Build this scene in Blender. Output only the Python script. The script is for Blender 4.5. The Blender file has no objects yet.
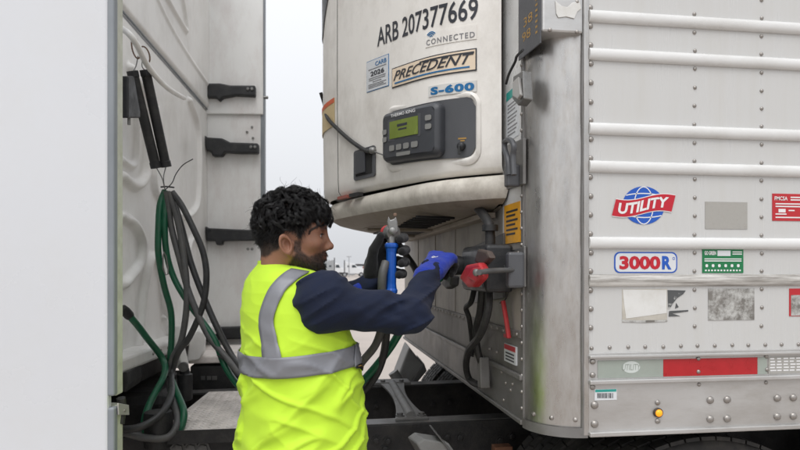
import bpy, bmesh, math, random
import numpy as np
from mathutils import Vector, Matrix
from math import radians as R, sin, cos, pi, sqrt, atan2, tan

random.seed(7)
np.random.seed(7)
scene = bpy.context.scene
COL = scene.collection

# ------------------------------------------------------------------ camera
F, YAW, CH, HZ = 622.2, R(8.2), 1.5, 270.0      # focal length in photo pixels, yaw, eye height, horizon row
cam_d = bpy.data.cameras.new('camera')
cam = bpy.data.objects.new('camera', cam_d)
COL.objects.link(cam)
cam.location = (0, 0, CH)
cam.rotation_euler = (R(90), 0, -YAW)
cam_d.lens = 28.0
cam_d.sensor_width = 36.0
cam_d.shift_y = (HZ - 225.0) / 800.0
cam_d.clip_start = 0.05
cam_d.clip_end = 3000
cam_d.dof.use_dof = True
cam_d.dof.focus_distance = 1.8
cam_d.dof.aperture_fstop = 6.5
scene.camera = cam

# ------------------------------------------------------------------ sky and sun (overcast)
world = bpy.data.worlds.new('World')
scene.world = world
world.use_nodes = True
wn = world.node_tree
for n in list(wn.nodes):
    wn.nodes.remove(n)
SUN_EL, SUN_AZ = R(58), R(200)
sky = wn.nodes.new('ShaderNodeTexSky')
sky.sky_type = 'NISHITA'
sky.sun_disc = False
sky.sun_elevation = SUN_EL
sky.sun_rotation = SUN_AZ
sky.air_density = 1.0
sky.dust_density = 6.0
hsv = wn.nodes.new('ShaderNodeHueSaturation')
hsv.inputs['Saturation'].default_value = 0.10
mixs = wn.nodes.new('ShaderNodeMix')
mixs.data_type = 'RGBA'
mixs.inputs['Factor'].default_value = 0.72
mixs.inputs['B'].default_value = (8.6, 8.8, 9.2, 1)
bg = wn.nodes.new('ShaderNodeBackground')
bg.inputs['Strength'].default_value = 0.09
wo = wn.nodes.new('ShaderNodeOutputWorld')
wn.links.new(sky.outputs[0], hsv.inputs['Color'])
wn.links.new(hsv.outputs[0], mixs.inputs['A'])
# overcast sky: brighter towards the zenith than at the horizon
wtc = wn.nodes.new('ShaderNodeTexCoord'); wsx = wn.nodes.new('ShaderNodeSeparateXYZ'); wmr = wn.nodes.new('ShaderNodeMapRange')
wmr.inputs['From Min'].default_value = 0.0; wmr.inputs['From Max'].default_value = 1.0
wmr.inputs['To Min'].default_value = 1.0; wmr.inputs['To Max'].default_value = 1.95
wmu = wn.nodes.new('ShaderNodeMix'); wmu.data_type = 'RGBA'; wmu.blend_type = 'MULTIPLY'; wmu.inputs['Factor'].default_value = 1.0
wn.links.new(wtc.outputs['Generated'], wsx.inputs[0]); wn.links.new(wsx.outputs['Z'], wmr.inputs['Value'])
wn.links.new(mixs.outputs['Result'], wmu.inputs['A']); wn.links.new(wmr.outputs[0], wmu.inputs['B'])
wn.links.new(wmu.outputs['Result'], bg.inputs['Color'])
wn.links.new(bg.outputs[0], wo.inputs['Surface'])

sun_d = bpy.data.lights.new('sun', 'SUN')
sun_d.energy = 0.9
sun_d.angle = R(35)
sun_d.color = (1.0, 0.98, 0.95)
sun = bpy.data.objects.new('sun', sun_d)
COL.objects.link(sun)
sdir = Vector((sin(SUN_AZ) * cos(SUN_EL), cos(SUN_AZ) * cos(SUN_EL), sin(SUN_EL)))
sun.rotation_euler = sdir.to_track_quat('Z', 'Y').to_euler()

vs = scene.view_settings
vs.view_transform = 'Standard'
vs.look = 'None'
vs.exposure = 0.20
vs.gamma = 1.0
vs.use_curve_mapping = False

# ------------------------------------------------------------------ pixel helpers (a pixel gives a direction only)
EYE = Vector((0, 0, CH))
FW = Vector((sin(YAW), cos(YAW), 0))
RT = Vector((cos(YAW), -sin(YAW), 0))
UP = Vector((0, 0, 1))
def ray(px, py):
    return FW + RT * ((px - 400.0) / F) + UP * ((HZ - py) / F)
def at(px, py, d):
    return EYE + ray(px, py) * d
def onY(px, py, y):
    r = ray(px, py); return EYE + r * (y / r.y)
def onX(px, py, x):
    r = ray(px, py); return EYE + r * (x / r.x)
def onZ(px, py, z):
    r = ray(px, py); return EYE + r * ((z - CH) / r.z)

# ------------------------------------------------------------------ materials
def S(r, g, b):
    def f(c):
        c /= 255.0
        return c / 12.92 if c <= 0.04045 else ((c + 0.055) / 1.055) ** 2.4
    return (f(r), f(g), f(b), 1.0)

def pmat(name, col, rough=0.5, metal=0.0, var=0.08, vscale=6.0, bump=0.0, bscale=60.0,
         dirt=None, damt=0.0, dscale=8.0, stretch=(1, 1, 1), coat=0.0, emit=0.0, spec=0.5, rvar=0.12, dlo=0.45, dhi=0.75):
    m = bpy.data.materials.new(name)
    m.use_nodes = True
    nt = m.node_tree
    N, L = nt.nodes, nt.links
    b = N['Principled BSDF']
    b.inputs['Metallic'].default_value = metal
    b.inputs['Specular IOR Level'].default_value = spec
    if coat:
        b.inputs['Coat Weight'].default_value = coat
        b.inputs['Coat Roughness'].default_value = 0.12
    tc = N.new('ShaderNodeTexCoord')
    mp = N.new('ShaderNodeMapping')
    mp.inputs['Scale'].default_value = stretch
    L.new(tc.outputs['Object'], mp.inputs['Vector'])
    n1 = N.new('ShaderNodeTexNoise')
    n1.inputs['Scale'].default_value = vscale
    n1.inputs['Detail'].default_value = 6
    n1.inputs['Roughness'].default_value = 0.62
    L.new(mp.outputs[0], n1.inputs['Vector'])
    mr = N.new('ShaderNodeMapRange')
    mr.inputs['To Min'].default_value = 1 - var
    mr.inputs['To Max'].default_value = 1 + var
    mr.inputs['From Min'].default_value = 0.3
    mr.inputs['From Max'].default_value = 0.7
    L.new(n1.outputs['Fac'], mr.inputs['Value'])
    mul = N.new('ShaderNodeMix'); mul.data_type = 'RGBA'; mul.blend_type = 'MULTIPLY'
    mul.inputs['Factor'].default_value = 1.0
    mul.inputs['A'].default_value = col
    L.new(mr.outputs[0], mul.inputs['B'])
    out = mul.outputs['Result']
    if dirt is not None:
        n2 = N.new('ShaderNodeTexNoise')
        n2.inputs['Scale'].default_value = dscale
        n2.inputs['Detail'].default_value = 9
        n2.inputs['Roughness'].default_value = 0.7
        L.new(mp.outputs[0], n2.inputs['Vector'])
        m2 = N.new('ShaderNodeMapRange')
        m2.inputs['From Min'].default_value = dlo
        m2.inputs['From Max'].default_value = dhi
        m2.inputs['To Max'].default_value = damt
        L.new(n2.outputs['Fac'], m2.inputs['Value'])
        mx = N.new('ShaderNodeMix'); mx.data_type = 'RGBA'
        L.new(m2.outputs[0], mx.inputs['Factor'])
        L.new(out, mx.inputs['A'])
        mx.inputs['B'].default_value = dirt
        out = mx.outputs['Result']
    L.new(out, b.inputs['Base Color'])
    m3 = N.new('ShaderNodeMapRange')
    m3.inputs['From Min'].default_value = 0.3
    m3.inputs['From Max'].default_value = 0.7
    m3.inputs['To Min'].default_value = max(0.02, rough - rvar)
    m3.inputs['To Max'].default_value = min(1.0, rough + rvar)
    L.new(n1.outputs['Fac'], m3.inputs['Value'])
    L.new(m3.outputs[0], b.inputs['Roughness'])
    if bump:
        n3 = N.new('ShaderNodeTexNoise')
        n3.inputs['Scale'].default_value = bscale
        n3.inputs['Detail'].default_value = 5
        L.new(mp.outputs[0], n3.inputs['Vector'])
        bp = N.new('ShaderNodeBump')
        bp.inputs['Strength'].default_value = bump
        bp.inputs['Distance'].default_value = 0.01
        L.new(n3.outputs['Fac'], bp.inputs['Height'])
        L.new(bp.outputs[0], b.inputs['Normal'])
    if emit:
        b.inputs['Emission Color'].default_value = col
        b.inputs['Emission Strength'].default_value = emit
    return m

M = {}
M['cab_white'] = pmat('cab_white_paint', (.62, .635, .66, 1), .3, var=.025, vscale=2.5, coat=.3, dirt=(.5, .49, .46, 1), damt=.2, dscale=5)
M['cab_grey'] = pmat('cab_back_paint', (.86, .85, .825, 1), .42, var=.05, vscale=4, dirt=(.5, .47, .42, 1), damt=.4, dscale=6, stretch=(1, 1, .55))
M['fair_inner'] = pmat('fairing_inner', (.76, .76, .745, 1), .5, var=.05, vscale=3, dirt=(.42, .33, .31, 1), damt=.5, dscale=5, stretch=(1, 1, .4))
M['trim_green'] = pmat('aged_edge_trim', (.55, .565, .49, 1), .6, var=.12, vscale=20, dirt=(.35, .36, .24, 1), damt=.6, dscale=25)
M['trim_grey'] = pmat('grey_edge_trim', (.22, .24, .26, 1), .45, var=.1)
M['black_plastic'] = pmat('black_plastic', (.016, .017, .019, 1), .5, var=.2, vscale=18, bump=.08, bscale=140, dirt=(.06, .058, .055, 1), damt=.5, dscale=22)
M['rubber'] = pmat('black_rubber', (.018, .018, .019, 1), .62, var=.2, vscale=20, dirt=(.06, .056, .05, 1), damt=.6, dscale=26)
M['hose_black'] = pmat('hose_black', (.028, .029, .030, 1), .48, var=.2, vscale=30, dirt=(.09, .085, .075, 1), damt=.5, dscale=20)
M['hose_grey'] = pmat('hose_grey', (.085, .085, .085, 1), .55, var=.2, vscale=30, dirt=(.15, .14, .12, 1), damt=.5, dscale=20)
M['hose_green'] = pmat('hose_green', (.006, .095, .045, 1), .4, var=.15, vscale=30, dirt=(.05, .08, .05, 1), damt=.4, dscale=20)
M['frame_black'] = pmat('frame_black', (.012, .012, .013, 1), .55, var=.3, vscale=9, bump=.15, bscale=90, dirt=(.055, .05, .045, 1), damt=.6, dscale=12)
M['frame_top'] = pmat('frame_grey_steel', (.10, .10, .10, 1), .5, metal=.3, var=.25, vscale=12, dirt=(.23, .21, .19, 1), damt=.7, dscale=9)
M['cast_grey'] = pmat('cast_grey', (.15, .15, .148, 1), .6, metal=.2, var=.2, vscale=14, bump=.15, bscale=120, dirt=(.09, .08, .07, 1), damt=.6, dscale=15)
M['fender_grey'] = pmat('fender_grey_plastic', (.27, .27, .265, 1), .55, var=.12, vscale=8, dirt=(.16, .15, .13, 1), damt=.5, dscale=9)
M['tread_plate'] = pmat('tread_plate_aluminium', (.74, .69, .65, 1), .5, metal=.1, var=.12, vscale=9, dirt=(.24, .21, .18, 1), damt=.6, dscale=11)
M['trailer_white'] = pmat('trailer_white_paint', (.54, .54, .53, 1), .32, var=.02, vscale=3, dirt=(.47, .46, .43, 1), damt=.5, dscale=3.0, stretch=(6, 1, .5), bump=.05, bscale=4)
M['rail_white'] = pmat('rail_white_paint', (.66, .66, .65, 1), .3, var=.03, vscale=6, dirt=(.40, .38, .34, 1), damt=.4, dscale=9, stretch=(.5, 1, 1.2))
M['rail_damaged'] = pmat('rail_scraped_paint', (.66, .65, .62, 1), .45, var=.05, vscale=6, dirt=(.16, .14, .12, 1), damt=.85, dscale=14, stretch=(.12, 1, 2.2), dlo=.43, dhi=.58)
M['alu'] = pmat('aluminium_rail', (.54, .535, .525, 1), .42, metal=.72, var=.07, vscale=5, dirt=(.30, .27, .23, 1), damt=.5, dscale=7, stretch=(.5, 1, 1.5), bump=.03, bscale=80)
M['alu_dark'] = pmat('aluminium_dirty', (.20, .195, .19, 1), .5, metal=.4, var=.12, vscale=9, dirt=(.12, .11, .095, 1), damt=.7, dscale=10)
M['steel_post'] = pmat('stainless_corner', (.50, .49, .475, 1), .36, metal=.92, var=.08, vscale=24, bump=.12, bscale=24, dirt=(.36, .315, .27, 1), damt=.5, dscale=60, stretch=(1, 1, .3), rvar=.14)
M['rivet'] = pmat('rivet_metal', (.36, .34, .32, 1), .42, metal=.8, var=.2, vscale=40, dirt=(.14, .12, .1, 1), damt=.6, dscale=60)
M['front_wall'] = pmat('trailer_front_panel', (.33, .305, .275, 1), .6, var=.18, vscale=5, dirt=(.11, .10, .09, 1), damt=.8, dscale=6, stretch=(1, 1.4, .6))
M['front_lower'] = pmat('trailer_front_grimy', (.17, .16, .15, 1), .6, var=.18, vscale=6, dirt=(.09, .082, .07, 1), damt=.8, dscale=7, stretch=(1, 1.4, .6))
M['reefer'] = pmat('reefer_cover_cream', (.82, .795, .75, 1), .42, var=.03, vscale=3, dirt=(.36, .32, .27, 1), damt=.5, dscale=4.5, stretch=(1, 1, .7), bump=.02, bscale=6)
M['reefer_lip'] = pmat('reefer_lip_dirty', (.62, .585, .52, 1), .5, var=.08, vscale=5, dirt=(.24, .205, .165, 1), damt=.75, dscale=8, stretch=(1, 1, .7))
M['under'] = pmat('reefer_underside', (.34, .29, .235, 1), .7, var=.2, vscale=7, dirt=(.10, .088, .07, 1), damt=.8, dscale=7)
M['void_shade'] = pmat('opening_shade', (.012, .012, .012, 1), .8, var=.1)  # near-black colour standing in for the shade inside slots and pockets
M['panel_dark'] = pmat('control_panel_dark', (.075, .078, .085, 1), .45, var=.08, vscale=10, bump=.06, bscale=220)
M['controller'] = pmat('controller_case', (.045, .048, .055, 1), .4, var=.08, vscale=10, bump=.05, bscale=240)
M['lcd'] = pmat('lcd_green', (.17, .22, .045, 1), .22, var=.06, vscale=14, spec=.3)
M['button_grey'] = pmat('button_grey', (.22, .22, .21, 1), .5)
M['txt_dark'] = pmat('lettering_charcoal', (.03, .033, .042, 1), .45, var=.1)
M['txt_blue'] = pmat('lettering_blue', S(22, 104, 158), .4, var=.06)
M['txt_white'] = pmat('lettering_white', (.72, .72, .72, 1), .45, var=.04)
M['txt_red'] = pmat('lettering_red', S(182, 22, 42), .4, var=.05)
M['txt_grey'] = pmat('lettering_grey', (.20, .20, .21, 1), .45)
M['txt_gold'] = pmat('lettering_gold', S(168, 132, 70), .5, metal=.2)
M['logo_blue'] = pmat('logo_blue', S(24, 82, 176), .35, var=.05)
M['cream'] = pmat('plate_cream', S(226, 208, 184), .45, var=.05)
M['stk_white'] = pmat('sticker_white', (.62, .64, .66, 1), .4, var=.04)
M['stk_paper'] = pmat('sticker_old_white', (.66, .66, .64, 1), .5, var=.04, dirt=(.45, .42, .36, 1), damt=.5, dscale=14)
M['stk_glue'] = pmat('sticker_glue_tan', (.49, .465, .41, 1), .6, var=.1, dirt=(.3, .27, .22, 1), damt=.5, dscale=30)
M['stk_worn'] = pmat('sticker_worn_grey', (.17, .16, .145, 1), .6, var=.2, vscale=20, dirt=(.50, .50, .48, 1), damt=.9, dscale=30, dlo=.44, dhi=.60)
M['stk_grey'] = pmat('sticker_faded_grey', (.36, .35, .325, 1), .6, var=.09, vscale=60, dirt=(.25, .235, .21, 1), damt=.6, dscale=60)
M['stk_black'] = pmat('sticker_torn_black', (.075, .078, .08, 1), .6, var=.15, dirt=(.55, .55, .53, 1), damt=.85, dscale=40, dlo=.56, dhi=.66)
M['stk_red'] = pmat('sticker_red', S(178, 34, 42), .42, var=.06)
M['stk_green'] = pmat('sticker_green', S(18, 112, 66), .42, var=.06)
M['stk_teal'] = pmat('sticker_teal', S(40, 150, 140), .42, var=.06)
M['stk_amber'] = pmat('sticker_amber', S(224, 160, 34), .45, var=.06, dirt=(.35, .2, .04, 1), damt=.4, dscale=30)
M['stk_orange'] = pmat('sticker_orange', S(214, 92, 40), .45)
M['tape_red'] = pmat('reflective_tape_red', S(168, 16, 26), .32, var=.10, vscale=30, coat=.25)
M['tape_grey'] = pmat('reflective_tape_grey', S(150, 158, 150), .38, var=.06, vscale=20, dirt=(.28, .27, .24, 1), damt=.4, dscale=9)
M['lamp_amber'] = pmat('marker_lamp_amber', S(245, 150, 24), .3, emit=.7)
M['lamp_rim'] = pmat('marker_lamp_rim', (.05, .035, .02, 1), .5)
M['red_rubber'] = pmat('gladhand_red', S(176, 40, 46), .5, var=.08, vscale=20, dirt=(.2, .06, .05, 1), damt=.5, dscale=20)
M['handle_blue'] = pmat('handle_blue', S(18, 84, 178), .36, var=.06, vscale=25, dirt=(.02, .05, .12, 1), damt=.5, dscale=30)
M['zinc'] = pmat('zinc_casting', (.24, .24, .235, 1), .48, metal=.7, var=.15, vscale=30, bump=.1, bscale=180, dirt=(.16, .15, .13, 1), damt=.6, dscale=40)
M['rail_beige'] = pmat('hose_rail_beige', (.52, .48, .42, 1), .5, var=.08)
M['rust'] = pmat('rusty_wire', (.17, .11, .075, 1), .7, var=.3, vscale=60)
M['ground'] = pmat('concrete_yard', (.37, .325, .29, 1), .85, var=.10, vscale=.8, bump=.25, bscale=40, dirt=(.27, .24, .215, 1), damt=.6, dscale=.25)
M['tyre'] = pmat('tyre_rubber', (.024, .023, .022, 1), .75, var=.2, vscale=14, dirt=(.085, .077, .068, 1), damt=.7, dscale=14)
M['dist_white'] = pmat('distant_white_paint', (.66, .67, .68, 1), .4, var=.05)
M['dist_glass'] = pmat('distant_glass', (.05, .06, .07, 1), .15)
M['dist_dark'] = pmat('distant_dark', (.035, .035, .037, 1), .6)
M['dist_red'] = pmat('distant_red', (.30, .12, .09, 1), .6)
M['dist_grey'] = pmat('distant_grey', (.3, .31, .32, 1), .6)
M['clear_tag'] = pmat('zinc_tag', (.55, .54, .52, 1), .4, metal=.6)
M['brick_red'] = pmat('weathered_red', (.33, .10, .075, 1), .6, var=.15)
M['rustbrown'] = pmat('rust_bracket', (.17, .075, .04, 1), .7, var=.2)

# ------------------------------------------------------------------ object helpers
ORG = {}     # world offset of every parent (empties sit at their thing's base)
def tag(o, label=None, cat=None, group=None, kind=None):
    if label: o['label'] = label
    if cat: o['category'] = cat
    if group: o['group'] = group
    if kind: o['kind'] = kind
    return o
def thing(name, loc, label, cat, group=None):
    o = bpy.data.objects.new(name, None)
    o.empty_display_size = .1
    COL.objects.link(o)
    o.location = loc
    ORG[o] = Vector(loc)
    return tag(o, label, cat, group)
def attach(o, parent):
    if parent is not None:
        o.parent = parent
        off = ORG.get(parent, Vector((0, 0, 0)))
        o.matrix_parent_inverse = Matrix.Translation(-off)
def link(name, me, parent=None, loc=None):
    o = bpy.data.objects.new(name, me)
    COL.objects.link(o)
    attach(o, parent)
    if loc is not None:
        o.location = loc
        ORG[o] = Vector(loc)
    return o

class MB:
    def __init__(s):
        s.v, s.f, s.mi = [], [], []
    def add(s, vs, fs, mi=0):
        b = len(s.v)
        s.v += [tuple(v) for v in vs]
        s.f += [tuple(i + b for i in f) for f in fs]
        s.mi += [mi] * len(fs)
        return s
    def box(s, c, size, X=Vector((1, 0, 0)), Y=Vector((0, 1, 0)), Z=Vector((0, 0, 1)), mi=0):
        c = Vector(c); h = [a / 2 for a in size]
        vs = [c + X * (sx * h[0]) + Y * (sy * h[1]) + Z * (sz * h[2]) for sx in (-1, 1) for sy in (-1, 1) for sz in (-1, 1)]
        return s.add(vs, [(0, 1, 3, 2), (4, 6, 7, 5), (0, 4, 5, 1), (2, 3, 7, 6), (0, 2, 6, 4), (1, 5, 7, 3)], mi)
    def bb(s, x0, x1, y0, y1, z0, z1, mi=0):
        return s.box(((x0 + x1) / 2, (y0 + y1) / 2, (z0 + z1) / 2), (abs(x1 - x0), abs(y1 - y0), abs(z1 - z0)), mi=mi)
    def bar(s, p, q, w, h, upv=UP, mi=0):
        p, q = Vector(p), Vector(q)
        X = (q - p); L = X.length; X.normalize()
        Y = upv.cross(X)
        if Y.length < 1e-5: Y = Vector((0, 1, 0)).cross(X)
        Y.normalize(); Z = X.cross(Y)
        return s.box((p + q) / 2, (L, w, h), X, Y, Z, mi)
    def prism(s, poly, vec, mi=0):
        """poly: ring of 3-D points, extruded by vec, capped"""
        n = len(poly); vec = Vector(vec)
        a = [Vector(p) for p in poly]; b = [p + vec for p in a]
        fs = [tuple(range(n))[::-1], tuple(range(n, 2 * n))]
        fs += [(i, (i + 1) % n, n + (i + 1) % n, n + i) for i in range(n)]
        return s.add(a + b, fs, mi)
    def tube(s, pts, r, n=8, caps=True, mi=0):
        pts = [Vector(p) for p in pts]; m = len(pts)
        rr = r if isinstance(r, (list, tuple)) else [r] * m
        vs, fs = [], []
        T = (pts[1] - pts[0]).normalized()
        U = T.cross(Vector((.31, .17, .93))).normalized()
        for i in range(m):
            T2 = (pts[min(i + 1, m - 1)] - pts[max(i - 1, 0)])
            if T2.length > 1e-9: T = T2.normalized()
            U = (U - T * U.dot(T))
            if U.length < 1e-6: U = T.orthogonal()
            U.normalize(); W = T.cross(U)
            for k in range(n):
                a = 2 * pi * k / n
                vs.append(pts[i] + (U * cos(a) + W * sin(a)) * rr[i])
        for i in range(m - 1):
            for k in range(n):
                fs.append((i * n + k, i * n + (k + 1) % n, (i + 1) * n + (k + 1) % n, (i + 1) * n + k))
        if caps:
            fs.append(tuple(range(n))[::-1]); fs.append(tuple(range((m - 1) * n, m * n)))
        return s.add(vs, fs, mi)
    def lathe(s, prof, c, axis, n=24, mi=0, ref=None):
        """prof: list of (along, radius)"""
        c = Vector(c); A = Vector(axis).normalized()
        U = (ref if ref else A.orthogonal()).normalized(); U = (U - A * U.dot(A)).normalized(); W = A.cross(U)
        vs, fs = [], []
        for (t, r) in prof:
            for k in range(n):
                a = 2 * pi * k / n
                vs.append(c + A * t + (U * cos(a) + W * sin(a)) * max(r, 1e-5))
        m = len(prof)
        for i in range(m - 1):
            for k in range(n):
                fs.append((i * n + k, i * n + (k + 1) % n, (i + 1) * n + (k + 1) % n, (i + 1) * n + k))
        fs.append(tuple(range(n))[::-1]); fs.append(tuple(range((m - 1) * n, m * n)))
        return s.add(vs, fs, mi)
    def grid(s, fn, nu, nv, mi=0):
        vs = [fn(i / nu, j / nv) for i in range(nu + 1) for j in range(nv + 1)]
        fs = [(i * (nv + 1) + j, (i + 1) * (nv + 1) + j, (i + 1) * (nv + 1) + j + 1, i * (nv + 1) + j + 1) for i in range(nu) for j in range(nv)]
        return s.add(vs, fs, mi)
    def mesh(s, name, mats, smooth=False, recalc=True, angle=40):
        me = bpy.data.meshes.new(name)
        me.from_pydata(s.v, [], s.f)
        if not isinstance(mats, (list, tuple)): mats = [mats]
        for m in mats: me.materials.append(M[m] if isinstance(m, str) else m)
        if len(mats) > 1:
            me.polygons.foreach_set('material_index', s.mi)
        if recalc:
            bm = bmesh.new(); bm.from_mesh(me)
            bmesh.ops.recalc_face_normals(bm, faces=bm.faces)
            if smooth:
                for e in bm.edges:
                    if len(e.link_faces) == 2 and e.calc_face_angle(0) > R(angle): e.smooth = False
            bm.to_mesh(me); bm.free()
        if smooth:
            me.polygons.foreach_set('use_smooth', [True] * len(me.polygons))
        me.update()
        return me
    def build(s, name, mats, parent=None, smooth=False, bevel=0, seg=2, label=None, cat=None, group=None, kind=None, angle=40):
        o = link(name, s.mesh(name, mats, smooth, angle=angle), parent)
        if bevel:
            md = o.modifiers.new('bevel', 'BEVEL'); md.width = bevel; md.segments = seg
            md.limit_method = 'ANGLE'; md.angle_limit = R(35)
            md.harden_normals = False
        return tag(o, label, cat, group, kind)

def spline(pts, n=8):
    P = [Vector(p) for p in pts]
    P = [P[0] * 2 - P[1]] + P + [P[-1] * 2 - P[-2]]
    out = []
    for i in range(1, len(P) - 2):
        a, b, c, d = P[i - 1], P[i], P[i + 1], P[i + 2]
        for k in range(n):
            t = k / n
            out.append(.5 * ((2 * b) + (c - a) * t + (2 * a - 5 * b + 4 * c - d) * t * t + (3 * b - a - 3 * c + d) * t ** 3))
    out.append(P[-2].copy())
    return out

# ---- text as flat meshes, unit box coordinates
_tc = {}
def text2d(txt, bold=0.0, shear=0.0, spacing=1.0):
    key = (txt, bold, shear, spacing)
    if key in _tc: return _tc[key]
    cu = bpy.data.curves.new('t', 'FONT')
    cu.body = txt; cu.size = 1.0; cu.offset = bold; cu.shear = shear; cu.space_character = spacing
    cu.resolution_u = 3; cu.fill_mode = 'FRONT'
    o = bpy.data.objects.new('t', cu); COL.objects.link(o)
    dg = bpy.context.evaluated_depsgraph_get(); dg.update()
    me = bpy.data.meshes.new_from_object(o.evaluated_get(dg))
    vs = [tuple(v.co) for v in me.vertices]
    fs = [tuple(p.vertices) for p in me.polygons]
    bpy.data.objects.remove(o); bpy.data.curves.remove(cu); bpy.data.meshes.remove(me)
    x0 = min(v[0] for v in vs); x1 = max(v[0] for v in vs); y0 = min(v[1] for v in vs); y1 = max(v[1] for v in vs)
    vs = [((v[0] - x0) / (x1 - x0), (v[1] - y0) / (y1 - y0)) for v in vs]
    _tc[key] = (vs, fs)
    return _tc[key]

class Surf:
    """a surface of the scene: frm(px,py)->(a,b) surface metres, put(a,b,off)->world"""
    def __init__(s, frm, put): s.frm, s.put = frm, put
    def rect(s, x0, y0, x1, y1):
        a0, b0 = s.frm(x0, y1); a1, _ = s.frm(x1, y1)
        _, b1 = s.frm((x0 + x1) / 2, y0); _, b0 = s.frm((x0 + x1) / 2, y1)
        return a0, b0, a1, b1
    def plate(s, mb, r, off=.002, th=.0015, nu=1, nv=1, mi=0, round_=0.0, thick=True):
        a0, b0, a1, b1 = r
        if round_:
            rr = min(round_, (a1 - a0) / 2 - 1e-4, (b1 - b0) / 2 - 1e-4); ring = []
            for (ca, cb, t0) in ((a1 - rr, b1 - rr, 0), (a0 + rr, b1 - rr, 90), (a0 + rr, b0 + rr, 180), (a1 - rr, b0 + rr, 270)):
                for k in range(6):
                    t = R(t0 + 18 * k); ring.append((ca + rr * cos(t), cb + rr * sin(t)))
            return s.poly(mb, ring, off, th, mi)
        top = [s.put(a0 + (a1 - a0) * i / nu, b0 + (b1 - b0) * j / nv, off) for i in range(nu + 1) for j in range(nv + 1)]
        fs = [(i * (nv + 1) + j, (i + 1) * (nv + 1) + j, (i + 1) * (nv + 1) + j + 1, i * (nv + 1) + j + 1) for i in range(nu) for j in range(nv)]
        bot = [s.put(a0 + (a1 - a0) * i / nu, b0 + (b1 - b0) * j / nv, off - th) for i in range(nu + 1) for j in range(nv + 1)]
        n = len(top)
        ring = [i * (nv + 1) for i in range(nu + 1)] + [nu * (nv + 1) + j for j in range(1, nv + 1)] + [i * (nv + 1) + nv for i in range(nu - 1, -1, -1)] + [j for j in range(nv - 1, 0, -1)]
        side = [(ring[k], ring[(k + 1) % len(ring)], ring[(k + 1) % len(ring)] + n, ring[k] + n) for k in range(len(ring))]
        mb.add(top + bot, fs + [tuple(i + n for i in f[::-1]) for f in fs] + side, mi)
    def poly(s, mb, ring, off=.002, th=.0015, mi=0):
        n = len(ring)
        a = [s.put(p[0], p[1], off) for p in ring]; b = [s.put(p[0], p[1], off - th) for p in ring]
        mb.add(a + b, [tuple(range(n)), tuple(range(n, 2 * n))[::-1]] + [(i, (i + 1) % n, n + (i + 1) % n, n + i) for i in range(n)], mi)
    def text(s, mb, txt, r, off=.003, bold=0, shear=0, spacing=1.0, mi=0, warp=None):
        a0, b0, a1, b1 = r
        vs, fs = text2d(txt, bold, shear, spacing)
        if warp: vs = [warp(*v) for v in vs]
        mb.add([s.put(a0 + (a1 - a0) * v[0], b0 + (b1 - b0) * v[1], off) for v in vs], fs, mi)

# ================================================================== ground
g = MB()
g.grid(lambda u, v: (-1500 + 3000 * u, -800 + 2800 * v, 0), 6, 6)
tag(g.build('ground', 'ground'), kind='structure')

# ================================================================== trailer
XW, Y0, RC = 0.62, 1.618, 0.132
Y1 = Y0 + 2.59
YC = (Y0 + Y1) / 2
XE = XW + 14.0
ZB = onY(588, 436, Y0).z
ZT = ZB + 2.95
def side_at(y):
    return Surf(lambda px, py: (onY(px, py, y).x, onY(px, py, y).z), lambda a, b, off=0: Vector((a, y - off, b)))
side = side_at(Y0)
front = Surf(lambda px, py: (-onX(px, py, XW).y, onX(px, py, XW).z), lambda a, b, off=0: Vector((XW - off, -a, b)))
trailer = thing('refrigerated_trailer', (XW, YC, 0), 'white riveted refrigerated trailer with horizontal ribs and stainless rounded corner', 'trailer')
zs = side.frm(690, 352)[1]                                     # lower edge of the white sheet
m = MB(); m.bb(XW + RC + .001, XE, Y0, Y0 + .05, zs - .01, ZT - .08)
wall = m.build('side_wall', 'trailer_white', trailer)
m = MB(); m.bb(XW + RC + .001, XE, Y1 - .05, Y1, zs - .01, ZT - .08); m.build('side_wall', 'trailer_white', trailer)
m = MB(); m.bb(XW + .06, XE, Y0 + .06, Y1 - .06, ZB + .02, ZB + .22); m.build('floor', 'frame_black', trailer)
m = MB(); m.bb(XW + .02, XE, Y0 + .02, Y1 - .02, ZT - .08, ZT); m.build('roof', 'trailer_white', trailer, bevel=.02)
m = MB(); m.bb(XE - .05, XE, Y0 + .05, Y1 - .05, ZB + .22, ZT - .08); m.build('rear_door', 'trailer_white', trailer)

# horizontal half-round ribs of the side sheet
def rib(z, h, mat, dam=False):
    mb = MB(); n = 10; xs = np.linspace(XW + RC + .004, XE, 2 if not dam else 90)
    prof = [(h / 2 * cos(pi * k / n), .4 * h * sin(pi * k / n) ** .75) for k in range(n + 1)]
    vs = []
    for x in xs:
        for (dz, dy) in prof:
            if dam:
                k = max(0, dz < 0) * (.35 + .35 * sin(9 * x + 1) * sin(23 * x))
                dy *= 1 - .55 * max(0, k) * (1 if x < 3 else 0)
            vs.append((x, Y0 - dy - .0004, z + dz))
    w = n + 1
    fs = [(i * w + j, (i + 1) * w + j, (i + 1) * w + j + 1, i * w + j + 1) for i in range(len(xs) - 1) for j in range(n)]
    fs += [tuple(range(w))]
    mb.add(vs, fs)
    return mb.build('rub_rail', mat, wall, smooth=True, angle=70)
ribz = []
for (t, b) in ((11, 23), (49, 60.5), (123, 135), (161, 172.5), (237, 248.5), (275, 286)):
    z1 = side.frm(600, t)[1]; z0 = side.frm(600, b)[1]
    ribz.append((z0 + z1) / 2)
for k, z in enumerate(ribz):
    rib(z, .0335, 'rail_damaged' if k == 5 else 'rail_white', k == 5)
z = ribz[0]; k = 0
while z + .22 < ZT - .1:
    z += .205 if k % 2 == 0 else .105
    rib(z, .0335, 'rail_white'); k += 1

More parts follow.
